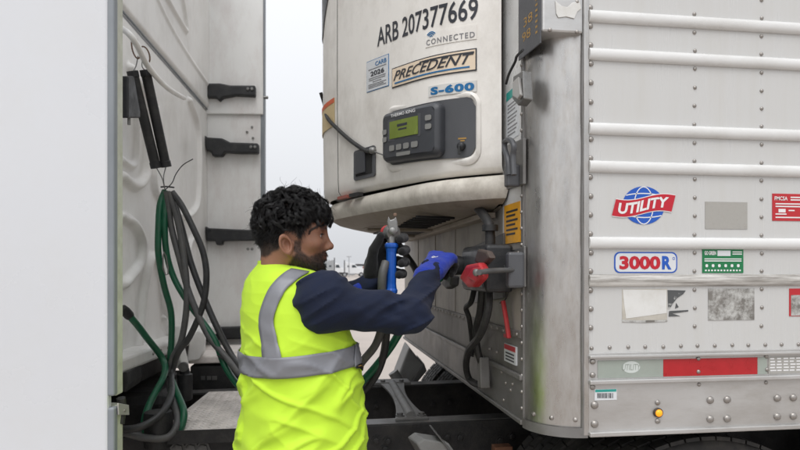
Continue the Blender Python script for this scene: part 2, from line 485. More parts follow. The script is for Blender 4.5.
# lower aluminium rail with lips
zt0, zt1 = side.frm(690, 377)[1], side.frm(690, 356)[1]
m = MB(); m.bb(XW + RC + .002, XE, Y0 - .004, Y0 + .055, ZB + .004, zs + .003)
brail = m.build('bottom_rail', 'alu', trailer, bevel=.0015)
for (zc, hh, pp) in ((zt1 + .004, .010, .011), (zt0 - .006, .013, .012), (ZB + .006, .014, .011)):
    m = MB(); m.bb(XW + RC + .0025, XE, Y0 - .004 - pp, Y0 - .002, zc - hh / 2, zc + hh / 2)
    m.build('rail_lip', 'alu', brail, bevel=.003)
rails = side_at(Y0 - .004)
def flat(surf, name, px, mat, parent, off=.0016, label=None, round_=0, nu=1):
    mb = MB(); surf.plate(mb, surf.rect(*px), off=off, th=off - .0002, nu=nu, round_=round_)
    return mb.build(name, mat, parent, label=label)
def lettering(surf, name, txt, px, mat, parent, off=.0026, bold=.02, shear=0, spacing=1, warp=None):
    mb = MB(); surf.text(mb, txt, surf.rect(*px), off=off, bold=bold, shear=shear, spacing=spacing, warp=warp)
    return mb.build(name, mat, parent)
ra = rails.rect(590, 357.5, 663, 376); rb = rails.rect(663, 357.5, 757, 376); rc_ = rails.rect(768, 356, 800, 374)
def strip(name, a0, a1, mat, label):
    mb = MB(); rails.plate(mb, (a0, rb[1] + .002, a1, rb[3] - .002), off=.0016, th=.0013)
    return mb.build(name, mat, brail, label=label)
tg = strip('reflective_tape', ra[0] + .022, rb[0] - .0005, 'tape_grey', 'grey reflective tape with a faint emblem')
tr = strip('reflective_tape', rb[0], rb[2], 'tape_red', 'red reflective tape')
strip('reflective_tape', rb[2] + .0005, rb[2] + .03, 'tape_grey', 'grey reflective tape')
tp = strip('data_plate', rc_[0], rc_[0] + .2, 'stk_grey', 'small printed data plate')
for k in range(5):
    mb = MB()
    for q in range(9):
        a = rc_[0] + .004 + q * .021 + random.random() * .003
        rails.plate(mb, (a, rb[3] - .009 - k * .0085, a + .012 + random.random() * .007, rb[3] - .005 - k * .0085), off=.0022, th=.0004)
    mb.build('print_line', 'txt_white', tp)
mb = MB(); ring = [(rails.frm(631, 367)[0] + .026 * cos(t), rails.frm(631, 367)[1] + .0165 * sin(t)) for t in np.linspace(0, 2 * pi, 25)[:-1]]
rails.poly(mb, ring, .002, .0003); em = mb.build('emblem', pmat('faint_emblem', S(196, 202, 198), .4), tg)
lettering(rails, 'lettering', 'UTILITY', (622, 364, 640, 370), 'tape_grey', em, off=.0026, bold=0.0, shear=.15)

# rivets and bolts, each a piece of its own
def dome(r, h, ax, name):
    mb = MB(); mb.lathe([(-.001, r), (h * .25, r * .98), (h * .65, r * .8), (h * .92, r * .45), (h, .0003)], (0, 0, 0), ax, 12)
    return mb.mesh(name, 'rivet', True)
RV = dome(.0058, .0045, (0, -1, 0), 'rivet')
BV = dome(.0112, .0085, (0, -1, 0), 'bolt')
SV = dome(.0080, .006, (0, -1, 0), 'rivet_large')
FV = dome(.0060, .005, (-1, 0, 0), 'rivet_front')
dzr = (side.frm(694.5, 14)[1] - side.frm(694.5, 326.5)[1]) / 17
zr0 = side.frm(694.5, 326.5)[1]
for px in (590.5, 694.5, 761.5):
    a = side.frm(px, 200)[0]; n = 34
    for k in range(n):
        z = zr0 + dzr * k
        if z > ZT - .1 or any(abs(z - q) < .017 for q in ribz): continue
        link('rivet', SV if px < 600 else RV, wall, (a + random.uniform(-.001, .001), Y0, z + random.uniform(-.001, .001)))
ax0 = side.frm(592, 347)[0]; dx = side.frm(610, 347)[0] - ax0
for k in range(34):
    link('rivet', RV, wall, (ax0 + dx * k + random.uniform(-.0015, .0015), Y0, side.frm(694, 346)[1] + random.uniform(-.001, .001)))
for (px, py, me) in ((698, 358.5, RV), (698, 371.5, RV), (699, 384.5, RV), (766, 356.5, RV), (766.5, 369.5, RV), (766, 382.5, RV),
                     (592.5, 361.5, SV), (592.5, 375, SV), (592.5, 387, SV), (594.5, 405, BV), (594.5, 424, BV), (657.5, 402.5, SV), (657.5, 421, SV),
                     (710, 400, BV), (727, 399.5, BV), (710, 419, BV), (727, 418.5, BV), (777, 398, BV), (793, 397.5, BV), (777, 416.5, BV), (793, 416, BV)):
    a, b = rails.frm(px, py)
    link('bolt' if me is BV else 'rivet', me, brail, (a, Y0 - .004 - (.0016 if py < 377 else 0), b))
a, b = rails.frm(657.5, 412.5)
mb = MB(); mb.lathe([(0, .0135), (.006, .0135), (.0075, .011), (.0075, .0002)], (a, Y0 - .004, b), (0, -1, 0), 20)
lr = mb.build('lamp_rim', 'lamp_rim', brail, smooth=True)
mb = MB(); mb.lathe([(.005, .0105), (.009, .0098), (.0125, .0065), (.0138, .0002)], (a, Y0 - .004, b), (0, -1, 0), 20)
mb.build('marker_lamp', 'lamp_amber', lr, smooth=True, label='lit round amber marker lamp')
# small barcode label
bl = flat(rails, 'barcode_label', (594.5, 389, 616.5, 400), 'stk_white', brail)
flat(rails, 'teal_band', (595, 389.3, 616, 391.8), 'stk_teal', bl, off=.002)
mb = MB(); x = 597
while x < 613.5:
    w = random.choice((.35, .6, .9)); rails.plate(mb, rails.rect(x, 393, x + w, 398), off=.0021, th=.0003); x += w + random.choice((.4, .7))
mb.build('bars', 'txt_dark', bl)

# ---- stainless corner posts and front wall
def post(sgn):
    yc = YC - sgn * (YC - Y0 - RC)
    mb = MB(); n = 16
    def fn(u, v):
        a = (pi / 2) * u
        return (XW + RC - RC * cos(a), yc - sgn * RC * sin(a), ZB + (ZT - ZB) * v)
    mb.grid(fn, n, 30)
    p = mb.build('corner_post', 'steel_post', trailer, smooth=True)
    return p
cpost = post(1); post(-1)
for (px0, px1, off) in ((581.5, 588.5, .0065),):
    a0 = side.frm(px0, 300)[0]; a1 = side.frm(px1, 300)[0]
    mb = MB(); mb.bb(XW + RC - .012, XW + RC + .004, Y0 - off, Y0 + .004, ZB + .002, ZT); mb.build('edge_strip', 'steel_post', cpost, bevel=.003)
    mb = MB()
    pts = [Vector((XW + RC - .014 + .0012 * sin(k * .9), Y0 - .002 + .001 * sin(k * 2.1), ZB + k * .05)) for k in range(58)]
    mb.tube(pts, .0042, 6); mb.build('sealant_bead', 'alu_dark', cpost, smooth=True)
mb = MB(); mb.bb(XW - .005, XW + .004, Y0 + RC - .002, Y0 + RC + .018, ZB + .002, ZT); mb.build('edge_strip', 'alu_dark', cpost, bevel=.002)
for (t) in (22, 48, 76):
    a = R(t); p = Vector((XW + RC - RC * cos(a), Y0 + RC - RC * sin(a), ZB + .045))
    d = Vector((-cos(a), -sin(a), 0))
    mb = MB(); mb.lathe([(-.001, .0068), (.003, .0062), (.0055, .003), (.006, .0002)], p, d, 12); mb.build('rivet', 'rivet', cpost, smooth=True)
# hanging skirt under the corner
mb = MB(); mb.grid(lambda u, v: (XW + RC - (RC + .006) * cos(pi / 2 * u), Y0 + RC - (RC + .006) * sin(pi / 2 * u), ZB - .004 + .028 * v), 14, 1)
mb.build('corner_skirt', 'alu_dark', cpost, smooth=True)

zseam = front.frm(524, 376.5)[1]
zs2 = front.frm(470, 322)[1]
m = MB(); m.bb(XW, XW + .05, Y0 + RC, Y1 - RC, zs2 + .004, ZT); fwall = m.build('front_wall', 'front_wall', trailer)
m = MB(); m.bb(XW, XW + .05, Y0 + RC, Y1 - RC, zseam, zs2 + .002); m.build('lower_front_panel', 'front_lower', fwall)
m = MB(); m.bb(XW - .004, XW + .05, Y0 + RC + .001, Y1 - RC, ZB, zseam - .002); fl = m.build('front_sill', 'alu_dark', trailer, bevel=.003)
m = MB(); m.bb(XW - .014, XW - .003, Y0 + RC + .002, Y1 - RC, zseam - .012, zseam + .004); m.build('sill_lip', 'alu_dark', fl, bevel=.003)
m = MB(); m.bb(XW - .012, XW - .003, Y0 + RC + .002, Y1 - RC, ZB + .002, ZB + .016); m.build('sill_lip', 'alu_dark', fl, bevel=.003)
m = MB(); m.bb(XW - .006, XW + .002, Y0 + RC + .02, Y1 - RC, zs2, zs2 + .022); m.build('wall_rib', 'front_lower', fwall, bevel=.003)
for yy in (2.62, 3.05, 3.55):
    m = MB(); m.bb(XW - .004, XW + .002, yy, yy + .03, zs2 + .024, 1.69); m.build('wall_rib', 'front_wall', fwall, bevel=.0015)
for k in range(34):
    y = 1.80 + .065 * k
    if y < Y1 - RC: link('rivet', FV, fwall, (XW - .006, y, zs2 + .011))
for k in range(40):
    z = ZB + .05 + k * .048
    link('rivet', FV, fwall, (XW - .005 if z > zseam + .01 else XW - .005, Y0 + RC + .009, z))
for (px, py) in ((497, 365), (503, 372), (508, 371), (512, 390), (514, 384), (507, 383), (505, 400), (498, 352), (491, 349)):
    a, b = front.frm(px, py); link('rivet', FV, fl, (XW - .004, -a, b))

# pale strip between the cooling unit and the corner
m = MB(); m.bb(XW - .0025, XW + .001, Y0 + RC + .019, 1.95, 1.62, ZT - .02); m.build('nose_strip', 'rail_white', fwall, bevel=.001)
# front wall stickers
lb = flat(front, 'document_sticker', (507.5, 88, 520, 139), 'stk_white', fwall, off=.0040)
flat(front, 'teal_band', (507.8, 88.5, 519.7, 97), 'stk_teal', lb, off=.0047)
mb = MB()
for k in range(9): front.plate(mb, front.rect(509, 102 + k * 3.9, 518.5 - (k % 3), 103.3 + k * 3.9), off=.0047, th=.0003)
mb.build('print_line', 'txt_grey', lb)
am = flat(front, 'warning_sticker', (505.3, 203.5, 521.3, 243), 'stk_amber', fwall, off=.0040, label='amber warning sticker')
mb = MB()
for k in range(6): front.plate(mb, front.rect(507.5, 210 + k * 4.6, 519 - (k % 2) * 2.5, 212 + k * 4.6), off=.0047, th=.0003)
mb.build('print_line', 'txt_dark', am)
rp = flat(front, 'notice_sticker', (506, 345, 517.5, 363), 'stk_white', fl, off=.0062)
flat(front, 'red_band', (506.2, 345.5, 517.3, 350.5), 'stk_red', rp, off=.0067)
mb = MB()
for k in range(3): front.plate(mb, front.rect(507.5, 353 + k * 3.2, 516, 354.6 + k * 3.2), off=.0067, th=.0003)
mb.build('print_line', 'txt_dark', rp)
flat(front, 'red_marker', (504, 332, 510, 338), 'stk_red', fwall)

# ---- light box on the corner post, with its gold lettered plate
def capbox():
    z0 = onY(560, 34, Y0).z
    A_ = Vector((XW - .012, Y0 + RC + .015, 0)); B_ = onY(546, 100, Y0 - .012); C_ = onY(583, 100, Y0 - .012)
    B_ = Vector((B_.x - .01, B_.y, 0)); C_ = Vector((C_.x, C_.y, 0)); D_ = Vector((XW + .12, Y0 + RC, 0))
    mb = MB(); mb.prism([Vector((p.x, p.y, z0)) for p in (A_, B_, C_, D_)], (0, 0, .26))
    o = mb.build('corner_box', 'alu', trailer, bevel=.006)
    X = (B_ - A_); L = X.length; X.normalize(); Nn = Vector((X.y, -X.x, 0))
    if Nn.x > 0: Nn = -Nn
    s1 = Surf(None, lambda a, b, off=0: A_ + X * a + UP * b + Nn * off)
    mb = MB(); s1.plate(mb, (.006, z0 - .03, L - .006, z0 + .2), off=.004, th=.0038); pl = mb.build('number_plate', 'panel_dark', o, bevel=.001)
    mb = MB(); s1.text(mb, '98', (L * .22, z0 + .012, L * .58, z0 + .038), off=.0046, bold=.0); mb.build('digits', 'txt_gold', pl)
    mb = MB(); s1.text(mb, '38', (L * .28, z0 + .052, L * .66, z0 + .078), off=.0046, bold=.0); mb.build('digits', 'txt_gold', pl)
    mb = MB()
    for k in range(8): s1.plate(mb, (L * .78, z0 + .005 + k * .015, L * .86, z0 + .011 + k * .015), off=.0046, th=.0003)
    mb.build('print_line', 'txt_gold', pl)
    s2 = side_at(Y0 - .012)
    q = [(555, 1), (561, 6), (567, 7.5), (572, 3), (579, 1), (581, 9), (577, 12), (574, 19), (566, 17), (558, 18), (556, 14)]
    mb = MB(); s2.poly(mb, [s2.frm(*p) for p in q], .003, .0025); e = mb.build('badge', 'stk_paper', o, bevel=.001)
    for (px, py) in ((577, 32), (577, 2), (550, 30)):
        a, b = s2.frm(px, py); link('rivet', RV, o, (a, Y0 - .012, b))
capbox()
# sensor clamp below it, with its cable
c0 = onX(523, 88, XW - .03)
m = MB(); m.prism([onX(x, y, XW - .02) for (x, y) in ((522, 78), (532, 72), (533, 100), (527, 107), (521, 100))], (-.03, -.01, 0)); cl = m.build('sensor_clamp', 'zinc', trailer, bevel=.003)
m = MB(); m.prism([onX(x, y, XW - .05) for (x, y) in ((515, 84), (521, 78), (523, 96), (520, 100), (515, 97))], (-.012, -.012, 0)); m.build('clamp_tag', 'clear_tag', cl, bevel=.002)
m = MB(); m.tube(spline([onX(x, y, XW - .035) for (x, y) in ((523, 50), (517, 56), (515, 62), (509, 74), (506, 84))], 5), .004, 6); m.build('sensor_cable', 'rubber', cl, smooth=True)
# latch bracket and lower latch
m = MB(); m.prism([onX(x, y, XW - .012) for (x, y) in ((505, 190), (505, 146), (523, 138), (523, 184))], (.010, 0, 0)); lp = m.build('latch_plate', 'alu_dark', trailer, bevel=.002)
m = MB(); pts = [onX(x, y, XW - .045) for (x, y) in ((509, 175), (508, 160), (505, 150), (505, 142), (510, 140), (514, 146), (513, 156), (514, 175))]
m.tube(spline(pts, 5), .0085, 8); m.build('latch_handle', 'panel_dark', lp, smooth=True)
m = MB(); m.bar(onX(512, 165, XW - .03), onX(512, 187, XW - .03), .035, .04, Vector((1, 0, 0))); m.build('latch_body', 'panel_dark', lp, bevel=.006)
m = MB(); m.prism([onX(x, y, XW - .008) for (x, y) in ((509, 290), (509, 251), (524, 246), (524, 287))], (.007, 0, 0)); lp = m.build('latch_plate', 'alu_dark', trailer, bevel=.002)
m = MB(); m.bar(onX(515, 288, XW - .035), onX(515, 252, XW - .035), .03, .05, Vector((1, 0, 0))); m.build('latch_body', 'panel_dark', lp, bevel=.008)
for (px, py) in ((521, 253), (521, 267), (521, 283)):
    a, b = front.frm(px, py); link('rivet', FV, lp, (XW - .008, -a, b))
# gladhand station
m = MB(); m.prism([onX(x, y, XW - .012) for (x, y) in ((474, 303), (474, 246), (503, 233), (503, 298))], (.011, 0, 0)); gp = m.build('gladhand_backplate', 'frame_top', trailer, bevel=.002)
P0, P1 = onX(462, 300, XW - .10), onX(486, 300, XW - .10)
zb_, zt_ = onX(480, 290, XW - .05).z, onX(480, 247, XW - .05).z
m = MB(); m.bb(XW - .10, XW - .013, P1.y, P0.y, zb_, zt_); gb = m.build('connector_box', 'black_plastic', gp, bevel=.012)
m = MB(); m.bb(XW - .106, XW - .099, P1.y + .02, P0.y - .02, zb_ + .015, zt_ - .015); m.build('box_lid', 'controller', gb, bevel=.006)
m = MB(); m.tube(spline([onX(x, y, XW - .06) for (x, y) in ((466, 196), (478, 208), (488, 222), (490, 235), (490, 250))], 6), .016, 10); cd = m.build('conduit', 'rubber', gp, smooth=True)
m = MB(); m.tube([onX(490, 225, XW - .06), onX(490, 231, XW - .06)], .026, 12); m.build('conduit_nut', 'black_plastic', cd, smooth=True)
# red gladhand with its arm
gh = thing('red_gladhand', onX(476, 275, XW - .16), 'red gladhand coupling clamped in front of the dark connector box', 'gladhand')
m = MB(); q = [onX(x, y, XW - .13) for (x, y) in ((466.5, 278), (474, 265), (487, 262.5), (490, 268), (489, 279), (481, 287), (475, 287))]
m.prism(q, (-.032, -.022, 0)); m.build('body', 'red_rubber', gh, bevel=.010, seg=3)
m = MB(); q = [onX(x, y, XW - .163) for (x, y) in ((469, 277), (475, 268), (484, 267), (485, 276), (478, 282.5))]
m.prism(q, (-.010, -.006, 0)); m.build('seal', 'red_rubber', gh, bevel=.005, seg=2)
m = MB(); m.lathe([(0, .010), (.010, .010), (.013, .007), (.014, .0002)], onX(478, 272.5, XW - .172), (-1, -.5, 0), 14); m.build('pivot_bolt', 'zinc', gh, smooth=True)
m = MB(); m.tube([onX(479, 272.5, XW - .185), onX(492, 270.5, XW - .12), onX(514, 270, XW - .04)], .0075, 10); m.build('arm', 'frame_top', gh, smooth=True)
m = MB(); m.prism([onX(x, y, XW - .12) for (x, y) in ((480, 262), (484, 249), (493, 251), (497, 258), (489, 266))], (-.02, 0, 0)); m.build('dust_cover', pmat('brown_leather', (.06, .042, .034, 1), .7, var=.3, vscale=60), gh, bevel=.006)
# dark coupling that the gloved hand is closing
gk = thing('black_gladhand', onX(462, 270, XW - .17), 'black gladhand coupling under the raised gloved hand', 'gladhand')
m = MB(); m.lathe([(0, .03), (.03, .034), (.05, .03), (.06, .012)], onX(464, 266, XW - .10), (-1, -.1, .1), 18); m.build('body', 'black_plastic', gk, smooth=True)
m = MB(); m.prism([onX(x, y, XW - .13) for (x, y) in ((449, 284), (452, 276), (460, 276), (459, 286), (454, 289))], (-.03, 0, 0)); m.build('tail', 'black_plastic', gk, bevel=.006)
# cables under the station
CG = 'cables hanging below the connector box'
def cable(name, pts, r, mat, label, cat='cable', group=None, parent=None, n=8, seg=7):
    mb = MB(); mb.tube(spline(pts, seg), r, n)
    return mb.build(name, mat, parent, smooth=True, label=label, cat=cat, group=group)
cable('trailer_cable', [onX(x, y, XW - o) for (x, y, o) in ((489, 288, .07), (488, 310, .08), (480, 335, .09), (469, 350, .08), (466, 366, .06), (470, 380, .04), (481, 385, .03), (488, 384, .012))], .0125, 'rubber', 'thick black cable looping from the connector box down to the sill', group=CG)
cable('trailer_cable', [onX(x, y, XW - o) for (x, y, o) in ((482, 290, .06), (480, 312, .06), (476, 330, .06), (478, 352, .05), (483, 366, .03))], .013, 'rubber', 'short thick black cable straight below the connector box', group=CG)
cable('trailer_cable', [onX(x, y, XW - o) for (x, y, o) in ((474, 290, .05), (471, 302, .06), (466, 308, .06), (469, 318, .05), (472, 340, .03), (473, 355, .012))], .010, 'rubber', 'thin black cable left of the thicker ones below the connector box', group=CG)
cable('trailer_wire', [onX(x, y, XW - o) for (x, y, o) in ((509, 250, .01), (503, 258, .03), (506, 272, .05), (509, 288, .04), (505, 300, .02), (500, 303, .012))], .0022, 'rubber', 'thin curled black wire beside the lower latch')
m = MB(); m.bar(onX(484, 388, XW - .03), onX(483, 357, XW - .03), .04, .035, Vector((1, 0, 0))); m.build('cable_bracket', 'alu_dark', trailer, bevel=.004)
m = MB(); m.tube([onX(503, 301, XW - .03), onX(506, 318, XW - .025), onX(509, 338, XW - .02)], .0075, 8); m.build('reflector_stick', 'red_rubber', None, smooth=True, label='slim red stick hanging on the front wall below the latch', cat='stick')

# ---- side decals
lg = MB()
cx, cz = side.frm(643.5, 205.5); rx = (side.frm(664, 205)[0] - side.frm(622, 205)[0]) / 2; rz = (side.frm(643, 187)[1] - side.frm(643, 225)[1]) / 2
side.poly(lg, [(cx + rx * cos(t), cz + rz * sin(t)) for t in np.linspace(0, 2 * pi, 41)[:-1]], .0012, .001)
globe = lg.build('globe_logo', 'logo_blue', wall, label='blue globe emblem with a red name banner')
mb = MB()
def line2(surf, mb, pts, w, off):
    for p, q in zip(pts[:-1], pts[1:]):
        d = Vector((q[0] - p[0], q[1] - p[1])); n = Vector((-d.y, d.x)).normalized() * w / 2
        surf.poly(mb, [(p[0] + n.x, p[1] + n.y), (p[0] - n.x, p[1] - n.y), (q[0] - n.x, q[1] - n.y), (q[0] + n.x, q[1] + n.y)], off, .0003)
for k in (-.45, .45):
    line2(side, mb, [(cx + rx * k * cos(t), cz + rz * .98 * sin(t)) for t in np.linspace(-pi / 2, pi / 2, 15)], .0028, .0016)
for k in (.52, -.52):
    line2(side, mb, [(cx + rx * .84 * t, cz + rz * k + .006 * (1 if k > 0 else -1) * (1 - t * t)) for t in np.linspace(-1, 1, 11)], .0028, .0016)
mb.build('globe_lines', 'txt_white', globe)
w0 = side.frm(613.5, 205)[0]; w1 = side.frm(673, 205)[0]; hh = rz * .86
def wave(t): return .18 * hh * sin((t - .5) * 5.2) + .10 * hh * (t - .5)
def banner(e, off, mat, nm, par):
    mb = MB(); n = 16; top, bot = [], []
    for k in range(n + 1):
        t = k / n; x = w0 + (w1 - w0) * t
        sh = .009 * (1 - 0)
        top.append((x + .006, cz + hh * .5 + wave(t) + e)); bot.append((x - .006, cz - hh * .5 + wave(t) - e))
    for k in range(n): side.poly(mb, [bot[k], bot[k + 1], top[k + 1], top[k]], off, .0004)
    return mb.build(nm, mat, par)
banner(.0022, .0021, 'txt_white', 'banner_edge', globe)
banner(0, .0026, 'txt_red', 'banner', globe)
mb = MB(); a0 = w0 + .012; a1 = w1 - .014
vs_, fs_ = text2d('UTILITY', .035, .18, 1.0)
mb.add([side.put(a0 + (a1 - a0) * v[0], cz - hh * .33 + hh * .66 * v[1] + wave(v[0] * .86 + .07), .0032) for v in vs_], fs_); mb.build('lettering', 'txt_white', globe)
bo = flat(side, 'model_badge', (614, 252, 677, 273), 'logo_blue', wall, off=.0012, round_=.016)
flat(side, 'badge_face', (615.3, 253.3, 675.7, 271.8), 'stk_white', bo, off=.0018, round_=.014)
lettering(side, 'lettering', '3000', (619, 256, 660, 269.5), 'txt_red', bo, off=.0024, bold=.045)
lettering(side, 'lettering', 'R', (661.5, 256, 671, 269.5), 'logo_blue', bo, off=.0024, bold=.045)
lettering(side, 'lettering', 'o', (672, 257, 674.5, 260), 'logo_blue', bo, off=.0024, bold=0)
flat(side, 'faded_label', (705, 202, 747, 229), 'stk_grey', wall, label='faded blank grey label')
fr = flat(side, 'red_sticker', (772, 194, 815, 221), 'stk_red', wall, label='red safety sticker')
lettering(side, 'lettering', 'FMCSA', (774, 196.5, 787, 200.5), 'txt_white', fr, off=.0024, bold=.02)
mb = MB()
for (x0, x1, y) in ((790, 812, 197), (790, 806, 199.5), (775, 812, 203.5), (775, 800, 206), (775, 786, 213.5), (788, 794, 210), (775, 812, 217)):
    side.plate(mb, side.rect(x0, y, x1, y + 1.2), off=.0022, th=.0003)
side.plate(mb, side.rect(778, 209, 785, 212.5), off=.0022, th=.0003)
mb.build('print_line', 'txt_white', fr)
gr = flat(side, 'green_sticker', (702, 249, 743, 273), 'stk_green', wall, label='green compliance sticker with rows of white icons')
lettering(side, 'lettering', 'GO GREEN', (704, 251, 715.5, 255), 'txt_white', gr, off=.0024, bold=.03)
flat(side, 'white_panel', (717, 250.5, 730, 256), 'stk_white', gr, off=.0024)
mb = MB()
for (x0, x1, y) in ((732, 741.5, 251.5), (732, 741.5, 253.6), (704, 741, 258.5), (704, 741, 260.5)):
    side.plate(mb, side.rect(x0, y, x1, y + 1.0), off=.0022, th=.0003)
for k in range(6):
    side.plate(mb, side.rect(705 + k * 6.3, 264.2, 707.6 + k * 6.3, 267.2), off=.0022, th=.0003, round_=.003)
for k in range(12): side.plate(mb, side.rect(704.5 + k * 3.1, 269.6, 706.2 + k * 3.1, 271.2), off=.0022, th=.0003)
mb.build('print_line', 'txt_white', gr)
op = flat(side, 'old_label', (622, 289, 667, 322), 'stk_glue', wall, off=.001, label='old label leaving a white patch and tan glue')
mb = MB(); side.poly(mb, [side.frm(*p) for p in ((622.5, 289.5), (666, 290), (666.5, 313), (626, 318.5), (624, 305))], .0016, .0004); mb.build('paper_patch', 'stk_paper', op)
mb = MB(); side.poly(mb, [side.frm(*p) for p in ((622, 319.6), (640, 320.4), (667, 319.8), (667, 321.4), (645, 322.6), (622, 322))], .0018, .0004); mb.build('grime_line', 'stk_worn', op)
mb = MB(); side.poly(mb, [side.frm(*p) for p in ((667.5, 290), (685.5, 290.5), (683, 294), (677, 298), (673, 303), (670, 308), (668, 309))], .0014, .0012)
side.poly(mb, [side.frm(*p) for p in ((676, 303), (678.5, 307), (675, 308.5))], .0014, .0012)
side.poly(mb, [side.frm(*p) for p in ((669, 311), (688, 310), (688, 311.3), (672, 313.5), (680, 316), (668.5, 316.5))], .0014, .0012)
mb.build('torn_sticker', 'stk_black', wall, label='torn remains of a dark sticker')
flat(side, 'scratched_label', (708, 288.5, 754, 320), 'stk_worn', wall, label='scratched grey label with flaking edges')
rr = flat(side, 'red_sticker', (789, 288.5, 815, 316), 'stk_red', wall, label='red sticker with a worn grey centre')
flat(side, 'worn_patch', (790.5, 295, 812, 315.5), 'stk_worn', rr, off=.0022)

# ================================================================== refrigeration unit
ctl = [(.62, 1.905), (.585, 1.92), (.432, 2.058), (.325, 2.235), (.145, 2.61)]
apex = (.062, 2.913)
pl = [Vector((x, y, 0)) for x, y in ctl] + [Vector((*apex, 0))] + [Vector((x, 2 * 2.913 - y, 0)) for x, y in ctl[::-1]]
CV = spline(pl, 12)
SL = [0.0]
for a, b in zip(CV[:-1], CV[1:]): SL.append(SL[-1] + (b - a).length)
SL = np.array(SL)
def cvp(s):
    i = int(np.clip(np.searchsorted(SL, s) - 1, 0, len(CV) - 2)); t = (s - SL[i]) / (SL[i + 1] - SL[i])
    p = CV[i].lerp(CV[i + 1], t)
    T = (CV[min(i + 2, len(CV) - 1)] - CV[max(i - 1, 0)]).normalized()
    return p, Vector((-T.y, T.x, 0))
if cvp(SL[-1] / 2)[1].x > 0: NS = -1
else: NS = 1
def rput(a, b, off=0):
    p, n = cvp(SL[-1] - a if False else -a)
    q = p + n * (NS * off); q.z = b
    return q
def rfrm(px, py):
    r = ray(px, py); tgt = r.x / r.y
    lo, best = None, None
    for s in np.linspace(0.0, SL[-1] * .62, 600):
        p, _ = cvp(s); v = p.x - tgt * p.y
        if lo is not None and (v <= 0) != (lo <= 0):
            best = s; break
        lo = v
    if best is None: best = SL[-1] * .55
    p, _ = cvp(best); d = p.y / r.y
    return -best, CH + r.z * d
reef = Surf(rfrm, rput)
unit = thing('refrigeration_unit', (XW, 2.913, 1.70), 'cream bow-fronted refrigeration unit mounted high on the trailer nose', 'cooling unit')
ZL = 1.813; ZU = 3.25
sgap = 0.0
for s in np.linspace(.3, 1.7, 800):        # where the door joint shows
    p, _ = cvp(s)
    if abs((p.x / p.y) - ray(338, 0).x / ray(338, 0).y) < .0006: sgap = s; break
if not sgap: sgap = 1.35
def cover(s0, s1, name, label=None, z0=ZL):
    mb = MB(); nu = 60
    def fn(u, v):
        s = s0 + (s1 - s0) * u
        zz = [z0 + .0, z0 + .006, z0 + .02, z0 + .06, 2.2, 2.6, 3.0, ZU - .16, ZU - .09, ZU - .04, ZU - .01, ZU]
        oo = [-.03, -.012, -.003, 0, .004, .004, .002, 0, -.012, -.04, -.09, -.16]
        j = round(v * 11); q = rput(-s, zz[j], oo[j]); return q
    mb.grid(fn, nu, 11)
    return mb.build(name, 'reefer', unit, smooth=True, label=label, angle=60)
door = cover(.02, sgap - .003, 'front_cover')
cover(sgap + .003, SL[-1] - .02, 'side_cover')
m = MB(); m.prism([Vector((rput(-s, 0, -.05).x, rput(-s, 0, -.05).y, ZL + .02)) for s in np.linspace(.08, SL[-1] - .08, 40)], (0, 0, ZU - ZL - .2)); m.build('inner_frame', 'panel_dark', unit)
m = MB(); m.prism([Vector((rput(-s, 0, -.15).x, rput(-s, 0, -.15).y, ZU - .004)) for s in np.linspace(.16, SL[-1] - .16, 40)], (0, 0, .02)); m.build('top_plate', 'reefer', unit)
# lower tray with a bull-nosed lip
def trayfn(u, v):
    s = .01 + (SL[-1] - .02) * u
    prof = [(-.045, 1.803), (-.008, 1.803), (.015, 1.796), (.027, 1.776), (.026, 1.750), (.010, 1.727), (-.018, 1.711), (-.10, 1.698), (-.19, 1.692)]
    o, z = prof[round(v * 8)]; o -= .05 * sin(pi * u) ** 2
    return rput(-s, z, o)
m = MB(); m.grid(lambda u, v: trayfn(u, v * 5 / 8), 90, 5); tray = m.build('lower_tray', 'reefer_lip', unit, smooth=True, angle=70)
m = MB(); m.grid(lambda u, v: trayfn(u, (5 + v * 3) / 8), 90, 3); m.build('tray_belly_shaded', 'under', tray, smooth=True, angle=70)  # turned-under part darker: shading below the lip put into its colour
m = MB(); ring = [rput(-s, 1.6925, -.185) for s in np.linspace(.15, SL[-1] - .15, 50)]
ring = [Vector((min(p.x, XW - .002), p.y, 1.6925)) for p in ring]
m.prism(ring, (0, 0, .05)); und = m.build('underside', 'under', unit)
for k in range(8):                                             # drain louvres: dark bars painted in for the shade in the slots
    yy = 2.22 + k * .075
    m = MB(); m.box((.45, yy, 1.691), (.15, .020, .008), X=Vector((.96, .28, 0)), Y=Vector((-.28, .96, 0))); m.build('louvre_shade', 'void_shade', und)
m = MB(); m.bb(.33, .58, 2.98, 3.28, 1.689, 1.695); m.build('drain_shade', 'void_shade', und)  # black plate painted in for the dark inside of the drain
m = MB(); m.bb(.26, .60, 2.86, 2.89, 1.680, 1.692); m.build('stiffener', 'under', und, bevel=.003)
m = MB(); m.bb(.42, .60, 3.36, 3.39, 1.680, 1.692); m.build('stiffener', 'under', und, bevel=.003)
m = MB(); m.bb(.565, .61, 2.0, 3.7, 1.672, 1.692); m.build('stiffener', 'under', und, bevel=.004)
cable('drain_hose', [Vector((.46, 3.45, 1.70)), Vector((.50, 3.42, 1.62)), Vector((.575, 3.38, 1.50)), Vector((.60, 3.36, 1.38))], .018, 'rubber', None, cat=None, parent=unit)
